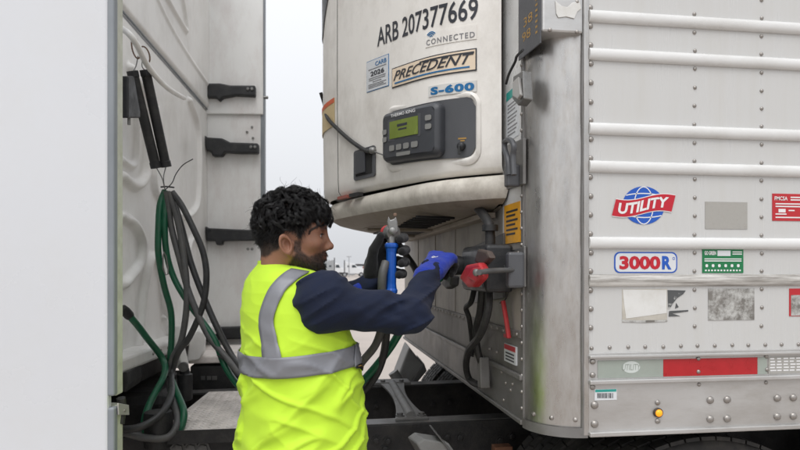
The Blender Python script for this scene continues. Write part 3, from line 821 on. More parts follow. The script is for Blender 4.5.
# bits in the joint between cover and tray
m = MB(); q = reef.rect(352, 190, 361, 193)
for (x0, x1, y) in ((352, 361, 191),):
    s0 = -rfrm(x0, y)[0]; s1 = -rfrm(x1, y)[0]
    m.prism([rput(-s0, 1.797, .014), rput(-s1, 1.797, .014), rput(-s1, 1.797, -.01), rput(-s0, 1.797, -.01)], (0, 0, .014))
m.build('joint_seal', 'rubber', tray)
m = MB(); s0 = -rfrm(340, 200)[0]; s1 = -rfrm(349, 194)[0]
m.prism([rput(-s0, 1.799, .012), rput(-s1, 1.799, .012), rput(-s1, 1.799, -.01), rput(-s0, 1.799, -.01)], (0, 0, .012)); m.build('joint_block', 'brick_red', tray)

# lettering and stickers
SK = [0.0, 0.0]                                   # slight slope of a sticker on the cover: (start, rise per metre)
reef = Surf(rfrm, lambda a, b, off=0: rput(a, b + SK[1] * (a - SK[0]), off))
def r2(x0, y0, x1, y1, yr=None):
    """left edge (x0; rows y0 top, y1 bottom), right edge x1 with its bottom row yr"""
    a0, b0 = rfrm(x0, y1); a1 = rfrm(x1, y1)[0]
    SK[0] = a0; SK[1] = 0.0 if yr is None else (rfrm(x1, yr)[1] - b0) / (a1 - a0)
    return a0, b0, a1, rfrm(x0, y0)[1]
def rtext(name, txt, r, mat, parent, **k):
    mb = MB(); reef.text(mb, txt, r, off=k.pop('off', .0075), **k)
    return mb.build(name, mat, parent)
r_arb = r2(378.5, 28.5, 479.5, 47.5, 20); rtext('registration_number', 'ARB 207377669', r_arb, 'txt_dark', door, bold=.014, off=.0056)
def rplate(name, r, mat, parent, off=.0062, label=None, nu=8, round_=0, th=.002):
    mb = MB(); reef.plate(mb, r, off=off, th=th, nu=nu, round_=round_); return mb.build(name, mat, parent, label=label)
r_con = r2(427, 34.5, 478, 48.3, 39.5); con = rplate('connected_label', (r_con[0], r_con[1] , r_con[2], r_con[3]), 'reefer', door, label='strip label with a blue signal mark')
w_ = r_con[2] - r_con[0]; h_ = r_con[3] - r_con[1]
rtext('lettering', 'CONNECTED', (r_con[0] + w_ * .03, r_con[1] + h_ * .12, r_con[2] - w_ * .03, r_con[1] + h_ * .52), 'txt_grey', con, bold=.015, spacing=1.25)
mb = MB()
for k, q in enumerate((.35, .7, 1.0)):
    cx_, cz_ = r_con[0] + w_ * .14, r_con[1] + h_ * .60
    pts = [(cx_ + .022 * q * cos(t), cz_ + .020 * q * sin(t)) for t in np.linspace(R(35), R(145), 9)]
    line2(reef, mb, pts, .0038, .0078)
mb.build('signal_arcs', 'txt_blue', con)
r_pre = r2(393.5, 69, 478, 88.7, 71); fr_ = rplate('name_plate', r_pre, 'txt_dark', door, label='cream model name plate with a dark border', off=.0065)
w_ = r_pre[2] - r_pre[0]; h_ = r_pre[3] - r_pre[1]
rplate('plate_face', (r_pre[0] + .004, r_pre[1] + .004, r_pre[2] - .004, r_pre[3] - .004), 'cream', fr_, off=.0075)
rtext('lettering', 'PRECEDENT', (r_pre[0] + w_ * .03, r_pre[1] + h_ * .33, r_pre[2] - w_ * .02, r_pre[1] + h_ * .80), 'txt_dark', fr_, off=.009, bold=.012, shear=.45)
rplate('underline', (r_pre[0] + w_ * .05, r_pre[1] + h_ * .16, r_pre[2] - w_ * .06, r_pre[1] + h_ * .23), 'txt_blue', fr_, off=.009, th=.001)
rplate('upper_stroke', (r_pre[0] + w_ * .42, r_pre[1] + h_ * .80, r_pre[2] - w_ * .02, r_pre[1] + h_ * .86), 'txt_dark', fr_, off=.009, th=.001)
r_s = r2(430, 87, 478, 97.5, 92); sp = rplate('model_label', r_s, 'stk_paper', door)
w_ = r_s[2] - r_s[0]; h_ = r_s[3] - r_s[1]
rtext('lettering', 'S-600', (r_s[0] + w_ * .06, r_s[1] + h_ * .12, r_s[2] - w_ * .04, r_s[1] + h_ * .88), 'txt_blue', sp, bold=.05, spacing=1.12)
r_c = r2(368, 62.5, 390, 93, 86); cb = rplate('inspection_sticker', r_c, 'txt_blue', door, label='white inspection sticker with a blue border', off=.0055)
w_ = r_c[2] - r_c[0]; h_ = r_c[3] - r_c[1]
rplate('sticker_face', (r_c[0] + .0025, r_c[1] + .0025, r_c[2] - .0025, r_c[3] - .0025), 'stk_white', cb, off=.0064)
rtext('lettering', 'CARB', (r_c[0] + w_ * .42, r_c[1] + h_ * .76, r_c[2] - w_ * .08, r_c[1] + h_ * .90), 'txt_blue', cb, bold=.02)
rtext('lettering', '2026', (r_c[0] + w_ * .20, r_c[1] + h_ * .47, r_c[2] - w_ * .18, r_c[1] + h_ * .63), 'txt_dark', cb, bold=.03)
mb = MB()
for (t0, t1, hh_) in ((.1, .9, .69), (.12, .88, .40), (.12, .86, .34), (.3, .7, .27), (.1, .9, .20), (.1, .8, .15), (.1, .9, .10)):
    reef.plate(mb, (r_c[0] + w_ * t0, r_c[1] + h_ * hh_, r_c[0] + w_ * t1, r_c[1] + h_ * (hh_ + .022)), off=.0075, th=.0008)
mb.build('print_line', 'txt_grey', cb)
# control panel in its moulded surround
a0, b0 = rfrm(390, 166); a1, _b = rfrm(477, 157.5); b1 = rfrm(390, 113)[1]
SK[0] = a0; SK[1] = (_b - b0) / (a1 - a0)
mb = MB(); n = 64
def rrect(a0, b0, a1, b1, r, k=8):
    out = []
    for (ca, cb_, t0) in ((a1 - r, b1 - r, 0), (a0 + r, b1 - r, 90), (a0 + r, b0 + r, 180), (a1 - r, b0 + r, 270)):
        for i in range(k + 1):
            t = R(t0 + 90 * i / k); out.append((ca + r * cos(t), cb_ + r * sin(t)))
    return out
R_out = rrect(a0 - .024, b0 - .024, a1 + .016, b1 + .022, .05); R_mid = rrect(a0 - .012, b0 - .012, a1 + .007, b1 + .011, .042); R_in = rrect(a0, b0, a1, b1, .034)
nn = len(R_out)
vs = [reef.put(*p, .003) for p in R_out] + [reef.put(*p, .014) for p in R_mid] + [reef.put(*p, .007) for p in R_in]
fs = [(i, (i + 1) % nn, nn + (i + 1) % nn, nn + i) for i in range(nn)] + [(nn + i, nn + (i + 1) % nn, 2 * nn + (i + 1) % nn, 2 * nn + i) for i in range(nn)]
mb.add(vs, fs); mb.build('panel_surround', 'reefer', door, smooth=True, angle=80)
mb = MB()
def rfill(mb, ring, off, mi=0, n=26):
    """fill a rounded rectangle on the bowed cover with upright strips, so that it follows the bow"""
    xs = sorted(set([p[0] for p in ring])); lo_, hi_ = xs[0], xs[-1]; cols = []
    for k in range(n + 1):
        x = lo_ + (hi_ - lo_) * (k / n); ys = []
        for p, q in zip(ring, ring[1:] + ring[:1]):
            if (p[0] - x) * (q[0] - x) <= 0 and abs(p[0] - q[0]) > 1e-9: ys.append(p[1] + (q[1] - p[1]) * (x - p[0]) / (q[0] - p[0]))
        cols.append((x, min(ys), max(ys)))
    vs = []
    for x, y0_, y1_ in cols: vs += [reef.put(x, y0_, off), reef.put(x, y1_, off)]
    mb.add(vs, [(2 * k, 2 * k + 2, 2 * k + 3, 2 * k + 1) for k in range(n)], mi)
rfill(mb, R_in, .0075); cpn = mb.build('control_panel', 'panel_dark', door, smooth=True, label='dark recessed control panel')
# controller case stands proud of it
c0_, c1_ = a0 + .006, rfrm(447, 140)[0]
e0, e1 = b0 + .006, b1 - .010
mb = MB(); rings = [(0, .008), (0, .028), (.006, .040), (.016, .045)]
prev = None; vs = []; fs = []
for (ins, off) in rings:
    vs += [reef.put(*p, off) for p in rrect(c0_ + ins, e0 + ins, c1_ - ins, e1 - ins, .026 - ins * .6)]
for k in range(len(rings) - 1):
    fs += [(k * nn + i, k * nn + (i + 1) % nn, (k + 1) * nn + (i + 1) % nn, (k + 1) * nn + i) for i in range(nn)]
mb.add(vs, fs); rfill(mb, rrect(c0_ + .016, e0 + .016, c1_ - .016, e1 - .016, .0165), .045)
ctr = mb.build('controller', 'controller', cpn, smooth=True, angle=50)
W_, H_ = c1_ - c0_, e1 - e0
def onctr(u0, v0, u1, v1): return (c0_ + W_ * u0, e0 + H_ * v0, c0_ + W_ * u1, e0 + H_ * v1)
rplate('screen_frame', onctr(.16, .40, .76, .83), 'panel_dark', cpn, off=.0462, round_=.006)
rplate('screen', onctr(.20, .44, .72, .78), 'lcd', cpn, off=.0475, label='green display')
mb = MB()
for (u0, v0, u1, v1) in ((.36, .65, .55, .70), (.38, .58, .54, .61)): reef.plate(mb, onctr(u0, v0, u1, v1), off=.0482, th=.0004)
mb.build('display_text', 'txt_dark', cpn)
mb = MB(); reef.text(mb, 'THERMO KING', onctr(.22, .865, .68, .925), off=.0465, bold=.02); mb.build('lettering', 'txt_white', cpn)
for k in range(4): rplate('button', onctr(.20 + k * .14, .20, .30 + k * .14, .31), 'button_grey', cpn, off=.049, round_=.005)
rplate('button', onctr(.34, .08, .60, .15), 'button_grey', cpn, off=.048, round_=.004)
for (u, v) in ((.055, .55), (.055, .40), (.83, .66), (.83, .50)): rplate('button', onctr(u, v, u + .08, v + .1), 'button_grey', cpn, off=.049, round_=.005)
ca, cb2 = rfrm(463.5, 141); p = reef.put(ca, cb2, .008); _, nrm = cvp(-ca); nrm = nrm * NS
mb = MB(); mb.lathe([(0, .014), (.012, .013), (.016, .009), (.017, .0002)], p, nrm, 18); ks = mb.build('key_switch', 'black_plastic', cpn, smooth=True)
mb = MB(); mb.bar(p + nrm * .02, p + nrm * .02 + Vector((0, 0, -.03)) , .008, .006); mb.build('key', 'black_plastic', ks, bevel=.002)
rplate('switch_mark', (ca - .014, cb2 + .024, ca + .016, cb2 + .029), 'txt_gold', cpn, off=.0085, th=.0006)
rplate('switch_mark', (ca - .006, cb2 + .017, ca + .010, cb2 + .021), 'txt_gold', cpn, off=.0085, th=.0006)
# recessed door latch
SK[1] = 0.0
rl = (rfrm(355.5, 165)[0], rfrm(356, 181)[1], rfrm(376.5, 165)[0], rfrm(356, 151.5)[1])
mb = MB(); reef.plate(mb, rl, off=.008, th=.006, nu=4, round_=.012); la = mb.build('door_latch', 'panel_dark', door)
w_ = rl[2] - rl[0]; h_ = rl[3] - rl[1]
rplate('pocket_shade', (rl[0] + w_ * .12, rl[1] + h_ * .12, rl[2] - w_ * .12, rl[3] - h_ * .14), 'void_shade', la, off=.0095)  # black plate: the pocket's inner shade put into colour
mb = MB(); reef.plate(mb, (rl[0] + w_ * .16, rl[1] + h_ * .18, rl[0] + w_ * .62, rl[3] - h_ * .10), off=.018, th=.009, nu=2); mb.build('latch_paddle', 'controller', la, bevel=.003)
# cable tied across the cover
cb_pts = []
for (x, y, o) in ((319, 92, .03), (322, 104, .012), (330, 118, .011), (342, 131, .011), (356, 143, .012), (369, 151, .014), (374, 152, .016)):
    a, b = rfrm(x, y); cb_pts.append(reef.put(a, b, o))
cable('tie_cable', cb_pts, .0085, 'rubber', 'black cable tied diagonally across the cream cooling unit cover')
a, b = rfrm(375.5, 151); p = reef.put(a, b, .014)
mb = MB(); mb.lathe([(-.012, .006), (-.006, .013), (.008, .013), (.014, .008), (.018, .0002)], p, Vector((.7, -.7, 0)), 14); mb.build('knob', 'zinc', la, smooth=True)
cb_pts = []
for (x, y) in ((377, 152), (383, 154), (390, 157)):
    a, b = rfrm(x, y); cb_pts.append(reef.put(a, b, .014))
mb = MB(); mb.tube(cb_pts, .003, 6); mb.build('wire_end', 'zinc', la, smooth=True)
# orange and cream sticker on the far cover, dark corner grille
a, b = rfrm(331, 125)
def far_rect(x0, y0, x1, y1): return (rfrm(x0, y1)[0], rfrm(x0, y1)[1], rfrm(x1, y1)[0], rfrm(x0, y0)[1])
q = far_rect(323, 116, 336, 141)
st = rplate('caution_sticker', q, pmat('sticker_sand', S(206, 184, 138), .5), unit, off=.008, label='sand sticker with an orange band')
rplate('orange_band', (q[0], q[3] - .02, q[2], q[3]), 'stk_orange', st, off=.0092)
mb = MB(); nv = 14
zl0 = rfrm(321, 48)[1]
s_a, s_b = sgap + .02, SL[-1] * .72
vs = []; 
for i in range(21):
    s = s_a + (s_b - s_a) * i / 20; zlow = zl0 + max(0, 1 - (i / 5.0)) * .24
    for j in range(nv + 1):
        vs.append(rput(-s, zlow + (3.0 - zlow) * j / nv, .0085))
fs = [(i * (nv + 1) + j, (i + 1) * (nv + 1) + j, (i + 1) * (nv + 1) + j + 1, i * (nv + 1) + j + 1) for i in range(20) for j in range(nv)]
mb.add(vs, fs); gri = mb.build('corner_grille', pmat('grille_slate', (.055, .062, .075, 1), .35, var=.1), unit, smooth=True)
for k in range(12):
    zz = zl0 + .26 + k * .035
    pts = [rput(-(s_a + (s_b - s_a) * i / 12), zz, .012) for i in range(13)]
    mb = MB(); mb.tube(pts, .006, 5); mb.build('grille_slat', 'panel_dark', gri, smooth=True)

# ================================================================== tractor
BETA = R(5.3)
TO = Vector((-.4025, 2.92, 0))
TU = Vector((cos(BETA), -sin(BETA), 0)); TV = Vector((sin(BETA), cos(BETA), 0))
def T(u, v, z): return TO + TU * u + TV * v + UP * z
def onU(px, py, u):
    r = ray(px, py); p0 = TO + TU * u
    t = (p0 - EYE).dot(TU) / r.dot(TU); return EYE + r * t
def onV(px, py, v):
    r = ray(px, py); p0 = TO + TV * v
    t = (p0 - EYE).dot(TV) / r.dot(TV); return EYE + r * t
def uvz(p): q = p - TO; return q.dot(TU), q.dot(TV), p.z
UB, VF = -.37, 1.205
tractor = thing('road_tractor', (TO.x - 1.0, TO.y, 0), 'white sleeper tractor with side fairings and bare chassis behind the cab', 'truck')
def tb(mb, u0, u1, v0, v1, z0, z1, mi=0):
    return mb.box(T((u0 + u1) / 2, (v0 + v1) / 2, (z0 + z1) / 2), (abs(u1 - u0), abs(v1 - v0), abs(z1 - z0)), TU, TV, UP, mi)
# near side fairing
zcut = onV(116, 402, -VF).z
m = MB(); tb(m, -.95, -.012, -VF, -VF + .03, .55, 4.0); nf = m.build('side_fairing', 'cab_white', tractor, bevel=.006, label='large smooth white near side fairing')
for (z0, z1) in ((zcut + .014, 4.0), (.55, zcut - .016)):
    m = MB(); tb(m, -.022, .004, -VF + .004, -VF + .030, z0, z1); m.build('edge_trim', 'trim_grey', nf, bevel=.006, seg=3)
    m = MB(); tb(m, -.06, 0, -VF + .031, -VF + .074, z0 - .004, z1); m.build('inner_lip', 'trim_green', nf, bevel=.004)
c = T(0, -VF + .075, zcut)
m = MB(); m.prism([onU(x, y, .006) for (x, y) in ((117, 403), (127.5, 405), (128, 415), (117.5, 415))], TU * .004); tb_ = m.build('fairing_clip', 'clear_tag', nf, bevel=.001)
m = MB(); m.lathe([(0, .004), (.003, .004), (.004, .0002)], onU(124.5, 410.5, .010), TU, 10); m.build('clip_rivet', 'rivet', tb_, smooth=True)
m = MB(); m.tube([onU(121, 398, -.004), onU(122, 407, -.004), onU(120, 424, -.004)], .012, 8); m.build('clip_hinge', 'rubber', nf, smooth=True)
# far side fairing (inner face towards the camera)
VI = VF - .045
m = MB(); tb(m, -.95, 0, VI, VF, .95, 4.0); ff = m.build('side_fairing', 'fair_inner', tractor, bevel=.004, label='grey inner face of the far side fairing')
zl = onV(236, 115, VI).z
m = MB(); tb(m, -.37, -.002, VI - .020, VI - .001, zl, 4.0); up = m.build('upper_liner', 'fair_inner', ff, bevel=.008, seg=3)
m = MB(); tb(m, -.02, .006, VI - .006, VF + .004, .95, 4.0); m.build('edge_trim', 'trim_grey', ff, bevel=.006)
p = onV(264.5, 97.5, VI)
m = MB(); m.lathe([(0, .010), (.03, .010), (.032, .006)], p - TU * .008, TU, 10); m.build('edge_bolt', 'zinc', ff, smooth=True)
BR = [[(197, 78), (201, 80), (204, 83), (220, 83), (230, 85), (255, 85), (255, 96), (235, 95), (222, 97.5), (219, 101), (216, 97.5), (205, 97), (203, 90), (197, 88)],
      [(198, 132), (203, 133), (206, 137), (222, 138), (230, 142), (258, 143), (258, 153), (240, 153), (224, 152), (222, 156), (212, 156), (211, 152), (206, 150), (204, 143), (198, 141)],
      [(205, 226), (208, 228), (255, 230), (255, 240.5), (222, 241), (222, 245), (216, 245), (215, 241), (206, 241)],
      [(196, 330), (204, 328), (255, 326), (258, 338), (222, 340), (198, 342)]]
for k, poly in enumerate(BR):
    m = MB(); m.prism([onV(x, y, VI - .06) for (x, y) in poly], TV * .058); b_ = m.build('fairing_bracket', 'black_plastic', ff, bevel=.010, seg=3)
    xs = [p[0] for p in poly]; ys = [p[1] for p in poly]
    for (px, py) in ((max(xs) - 7, ys[5] + 4), (max(xs) - 3, ys[5] + 4), (min(xs) + 4, poly[0][1] + 4)):
        m = MB(); m.lathe([(0, .010), (.008, .009), (.009, .0002)], onV(px, py, VI - .061), -TV, 8); m.build('bracket_bolt', 'zinc' if px > 230 else 'black_plastic', b_)
for (px, py) in ((247, 132), (252, 127), (253, 138)):
    m = MB(); m.lathe([(0, .008), (.006, .007), (.007, .0002)], onV(px, py, VI - .002), -TV, 8); m.build('liner_bolt', 'zinc', ff)
# pressed back panel of the sleeper
bw = Surf(lambda px, py: uvz(onU(px, py, UB))[1:], lambda a, b, off=0: T(UB + off, a, b))
feats = [([(152, 108), (150, 150), (150, 182), (157, 200), (178, 216), (190, 212), (195, 196), (196, 150), (194, 124), (186, 100)], .015, .026),
         ([(118, 176), (129, 185), (138, 182), (143, 165), (142, 120), (136, 90), (126, 68)], .018, .03),
         ([(118, 160), (127, 166), (132, 160), (133, 130), (130, 100), (122, 82)], .012, .02),
         ([(134, 345), (139, 295), (145, 263), (150, 257), (156, 266), (160, 300), (169, 350)], .016, .030),
         ([(116, 216), (130, 224), (138, 243), (135, 264), (120, 284)], .018, .03),
         ([(176, 345), (180, 300), (185, 250), (190, 238), (195, 246), (199, 345)], .014, .024),
         ([(158, -6), (176, 24), (181, 30), (178, 8), (174, -12)], .012, .018),
         ([(150, -4), (166, 28), (186, 60), (203, 84)], .010, .010),
         ([(160, 318), (168, 330), (180, 338), (190, 322), (188, 300)], .014, .020),
         ([(120, 372), (160, 352), (204, 336)], .012, .018)]
nv_, nz_ = 230, 300
v0, v1, z0b, z1b = -.45, VI - .002, 1.16, 3.25
gv = np.linspace(v0, v1, nv_ + 1); gz = np.linspace(z0b, z1b, nz_ + 1)
VV, ZZ = np.meshgrid(gv, gz, indexing='ij'); HH = np.zeros_like(VV)
def segd(px, py, a, b):
    ax, ay = a; bx, by = b; dx, dy = bx - ax, by - ay
    t = np.clip(((px - ax) * dx + (py - ay) * dy) / (dx * dx + dy * dy + 1e-12), 0, 1)
    return np.hypot(px - ax - t * dx, py - ay - t * dy)
for (pts, w, h) in feats:
    P = [bw.frm(*p) for p in pts]
    P = [(p.x, p.y) for p in spline([Vector((a, b, 0)) for a, b in P], 4)]
    D = np.full_like(VV, 9.)
    for a, b in zip(P[:-1], P[1:]): D = np.minimum(D, segd(VV, ZZ, a, b))
    HH = np.maximum(HH, h / (1 + np.exp((D - w) / .0032)))
sa, sb = bw.frm(122, 15), bw.frm(207, 112)
side_s = (ZZ - sa[1]) - (VV - sa[0]) * (sb[1] - sa[1]) / (sb[0] - sa[0])
HH += .016 / (1 + np.exp(-side_s / .008))
HH -= .02 * np.exp(-(side_s / .012) ** 2)
mb = MB()
vs = [T(UB + .012 + HH[i, j], gv[i], gz[j]) for i in range(nv_ + 1) for j in range(nz_ + 1)]
fs = [(i * (nz_ + 1) + j, (i + 1) * (nz_ + 1) + j, (i + 1) * (nz_ + 1) + j + 1, i * (nz_ + 1) + j + 1) for i in range(nv_) for j in range(nz_)]
mb.add(vs, fs); back = mb.build('sleeper_back', 'cab_grey', tractor, smooth=True, angle=80, label='grey pressed back panel of the sleeper')
m = MB(); m.tube([bw.put(*bw.frm(x, y), .016) for (x, y) in ((116, 8), (150, 47), (180, 81), (207, 112))], .0045, 6); m.build('panel_seam', 'trim_grey', back)
m = MB(); tb(m, -2.3, UB + .008, -VF + .032, VI - .003, 1.14, 3.95); sl = m.build('sleeper_shell', 'cab_white', tractor, bevel=.08, seg=4)
m = MB(); tb(m, -3.6, -2.3, -1.1, 1.1, 1.0, 2.9); m.build('cab', 'cab_white', tractor, bevel=.15, seg=4)
m = MB(); tb(m, -5.4, -3.6, -1.0, 1.0, .75, 1.9); m.build('hood', 'cab_white', tractor, bevel=.2, seg=4)
m = MB(); tb(m, UB - .05, UB + .10, -.6, VI - .004, 1.10, 1.165); sill = m.build('sleeper_sill', 'cab_grey', tractor, bevel=.015, seg=3)
for k in range(12):
    m = MB(); m.lathe([(0, .008), (.004, .007), (.005, .0002)], T(UB + .10, -.1 + k * .1, 1.135), TU, 8); m.build('sill_rivet', 'rivet', sill)
m = MB(); tb(m, -1.6, UB - .02, -.9, 1.1, .98, 1.10); m.build('sleeper_floor', 'frame_black', tractor)

# chassis
ZR = .878
railtilt = .012
def rz(x): return ZR + railtilt * x
rails_o = []
for (yc, sg, lab) in ((2.49, -1, 'near chassis rail'), (3.35, 1, 'far chassis rail')):
    m = MB()
    prof = [(0, 0), (0, -.27), (-.09 * sg * 1, -.27), (-.09 * sg, -.262), (-.009 * sg, -.262), (-.009 * sg, -.009), (-.09 * sg, -.009), (-.09 * sg, 0)]
    ring = [Vector((-4.5, yc + sg * .02 + a, rz(-4.5) + b)) for a, b in prof]
    m.prism(ring, (7.8, 0, 7.8 * railtilt)); ro = m.build('frame_rail', 'frame_black', tractor, bevel=.004, label=lab); rails_o.append(ro)
    m = MB(); m.bar((-.9, yc - sg * .025, rz(-.9) + .0022), (3.0, yc - sg * .025, rz(3) + .0022), .086, .003); m.build('pale_flange', 'frame_top', ro)  # strip on the rail top, lighter grey than the web
def hexbolt(p, d, r, par, mat='frame_top'):
    mb = MB(); mb.lathe([(0, r * 1.5), (.004, r * 1.5), (.0041, r), (.013, r), (.0145, r * .6), (.0146, .0002)], p, d, 6); return mb.build('bolt', mat, par)
for (px, py) in ((376, 440.5), (388, 441), (385, 449), (447, 437), (460, 437), (300, 441), (430, 447), (500, 440), (512, 436)):
    hexbolt(onY(px, py, 2.47), Vector((0, -1, 0)), .014, rails_o[0], 'frame_black')
for (px, py) in ((376, 406), (397, 408), (433, 404), (450, 402), (350, 404), (362, 410), (470, 398)):
    hexbolt(onY(px, py, 3.35 + .02 - .01), Vector((0, -1, 0)), .014, rails_o[1], 'frame_black')
# dog-bone crossmember
cm = thing('tmp', (0, 0, 0), 'x', 'x'); bpy.data.objects.remove(cm)
xa = onZ(403, 405, ZR).x
def xm(y): return xa + (y - 2.92) * .03
m = MB(); L_, Rr = [], []
for k in range(17):
    t = k / 16; y = 2.50 + .84 * t; w = .036 + .034 * (2 * t - 1) ** 2 * (1.15 if t > .5 else 1)
    L_.append(Vector((xm(y) - w, y, ZR + .008))); Rr.append(Vector((xm(y) + w, y, ZR + .008)))
m.prism(L_ + Rr[::-1], (0, 0, .012)); cmb = m.build('crossmember', 'cast_grey', tractor, bevel=.003)
m = MB(); m.tube([(xm(2.53), 2.53, ZR + .018), (xm(3.30), 3.30, ZR + .014)], .022, 10); m.build('crossmember_rib', 'cast_grey', cmb, smooth=True)
for (dx_, y) in ((-.045, 2.54), (.045, 2.54), (-.05, 3.31), (.05, 3.31)):
    hexbolt(Vector((xm(y) + dx_, y, ZR + .02)), UP, .013, cmb)
m = MB(); m.bar((xa - .11, 3.34, ZR + .016), (xa + .11, 3.34, ZR + .016), .11, .016); m.build('crossmember_cap', 'cast_grey', cmb, bevel=.004)
for x in (-1.2, -.75, 1.2):
    m = MB(); m.bb(x, x + .07, 2.5, 3.34, .62, .83); m.build('crossmember', 'frame_black', tractor, bevel=.004)
# tread plate deck
q = [onZ(x, y, ZR + .012) for (x, y) in ((157, 433.5), (209, 392), (330, 392), (330, 433.5))]
xl = q[0].x; yn, yf = q[0].y, q[1].y; xr = .02
P4 = [Vector((q[0].x, yn, ZR + .008)), Vector((xr, yn, ZR + .008)), Vector((xr, yf, ZR + .008)), Vector((q[1].x, yf, ZR + .008))]
m = MB(); m.prism(P4, (0, 0, .006)); deck = m.build('deck_plate', 'tread_plate', tractor, bevel=.001)
m = MB(); m.bar(P4[0] + Vector((0, -.004, -.012)), P4[1] + Vector((0, -.004, -.012)), .006, .05); m.build('deck_edge', 'frame_black', deck)
m = MB(); st = .034
for i in range(70):
    for j in range(60):
        x = xl + .012 + i * st * .5; y = yn + .012 + j * st * .5
        if (i + j) % 2 or y > yf - .012 or x > xr - .012: continue
        if x < xl + (q[1].x - xl) * (y - yn) / (yf - yn) + .012: continue
        a = R(45) if (i % 2) else R(-45); D1 = Vector((cos(a), sin(a), 0)) * .0125; D2 = Vector((-sin(a), cos(a), 0)) * .0036; c = Vector((x, y, ZR + .0142)); h = Vector((0, 0, .0022))
        m.add([c - D1, c - D2, c + D1, c + D2, c + h - D1 * .5, c + h + D1 * .5], [(0, 1, 5, 4), (1, 2, 5), (2, 3, 4, 5), (3, 0, 4)])
tag(m.build('tread_pattern', 'tread_plate', deck), kind='stuff')
# things under the sleeper
m = MB(); p = onY(185, 384, 3.0); m.lathe([(-.075, .028), (-.07, .034), (.045, .034), (.05, .024), (.075, .018), (.08, .0005)], p, UP, 18); sh = m.build('cab_shock', 'black_plastic', tractor, smooth=True)
m = MB(); m.lathe([(0, .022), (.02, .022), (.022, .0005)], p + Vector((0, -.025, .085)), (0, -1, 0), 14); m.build('shock_bush', 'cast_grey', sh, smooth=True)
m = MB(); m.bar(p + Vector((-.01, 0, .08)), p + Vector((-.06, .05, .26)), .04, .05); m.build('shock_bracket', 'cab_grey', sh, bevel=.006)
m = MB(); a_ = onY(190, 398, 3.42); b_ = onY(262, 364.5, 3.42); m.bb(a_.x, b_.x + .25, 3.42, 3.75, a_.z, b_.z); bx_ = m.build('step_box', 'frame_black', tractor, bevel=.01)
a_ = onY(203, 381, 3.418)
for k, (x0, x1) in enumerate(((201, 205), (207, 211), (212, 217))):
    p, q2 = onY(x0, 380, 3.416), onY(x1, 376, 3.416); m = MB(); m.bb(p.x, q2.x, 3.413, 3.4185, p.z, q2.z); m.build('step_marking', 'frame_top', bx_)
a_ = onY(188, 364, 3.40); b_ = onY(262, 355, 3.40); m = MB(); m.bb(a_.x, b_.x + .25, 3.40, 3.9, a_.z, b_.z); m.build('catwalk_plate', 'tread_plate', tractor, bevel=.008)
m = MB(); m.prism([onY(x, y, 3.38) for (x, y) in ((186, 362), (190, 338), (198, 330), (205, 333), (204, 352), (199, 360))], (0, .05, 0)); m.build('cab_mount', 'cab_grey', tractor, bevel=.008)
m = MB(); m.bb(-1.6, -.62, 2.9, 3.6, .55, .95); m.build('transmission', 'frame_black', tractor, bevel=.05)
m = MB(); m.prism([onY(x, y, 2.52) for (x, y) in ((123, 372), (127, 372), (128, 385), (126, 392), (123, 392))], (0, .2, 0)); m.build('rubber_flap', 'rubber', tractor, bevel=.003)
m = MB(); m.lathe([(0, .05), (.09, .055), (.13, .05), (.14, .0005)], onY(158, 446, 2.45), UP, 16); m.build('air_valve', 'frame_black', tractor, smooth=True)
for k, px in enumerate((178, 191, 203)):
    hexbolt(onY(px, 449, 2.47), Vector((0, -1, 0)), .02, rails_o[0], 'cast_grey')
# fuel tank out of frame under the near side
m = MB(); m.lathe([(-.9, .0005), (-.9, .28), (-.86, .31), (.55, .31), (.59, .28), (.59, .0005)], (-1.9, 2.05, .62), (1, 0, 0), 28); m.build('fuel_tank', 'alu', tractor, smooth=True)

# fenders, wheels
def fender(base, poly_off, nm):
    pass
far_y = 3.62
qs = [onY(x, y, far_y) for (x, y) in ((397, 378), (409, 347), (424, 366), (413, 381), (404, 389))]
m = MB(); m.prism(qs, (.02, .30, 0)); fe = m.build('quarter_fender', 'fender_grey', tractor, bevel=.01, label='grey quarter fender flap beyond the far rail')
m = MB(); m.prism([onY(x, y, far_y - .02) for (x, y) in ((424, 363), (427, 371), (412, 389), (404, 390), (413, 380))], (.02, .36, 0)); m.build('fender_lip', 'cast_grey', fe, bevel=.006)
m = MB(); m.tube([onY(393, 372, far_y - .06), onY(398, 380, far_y - .06), onY(403, 391, far_y - .06)], .03, 10); m.build('fender_tube', 'fender_grey', fe, smooth=True)
near_y = 2.30
m = MB(); m.prism([onY(x, y, near_y) for (x, y) in ((407, 437), (414, 432), (438, 436), (456, 462), (424, 466))], (.02, -.10, 0)); fe = m.build('quarter_fender', 'fender_grey', tractor, bevel=.006, label='grey quarter fender arm in front of the near rail')
m = MB(); m.prism([onY(x, y, near_y - .11) for (x, y) in ((435, 433), (437, 433), (455, 455), (453, 456))], (0, .12, 0)); m.build('fender_lip', 'cast_grey', fe, bevel=.002)
m = MB(); p = onY(502, 449, 2.28); m.box(p, (.07, .05, .03)); m.build('height_valve', 'rustbrown', tractor, bevel=.004)

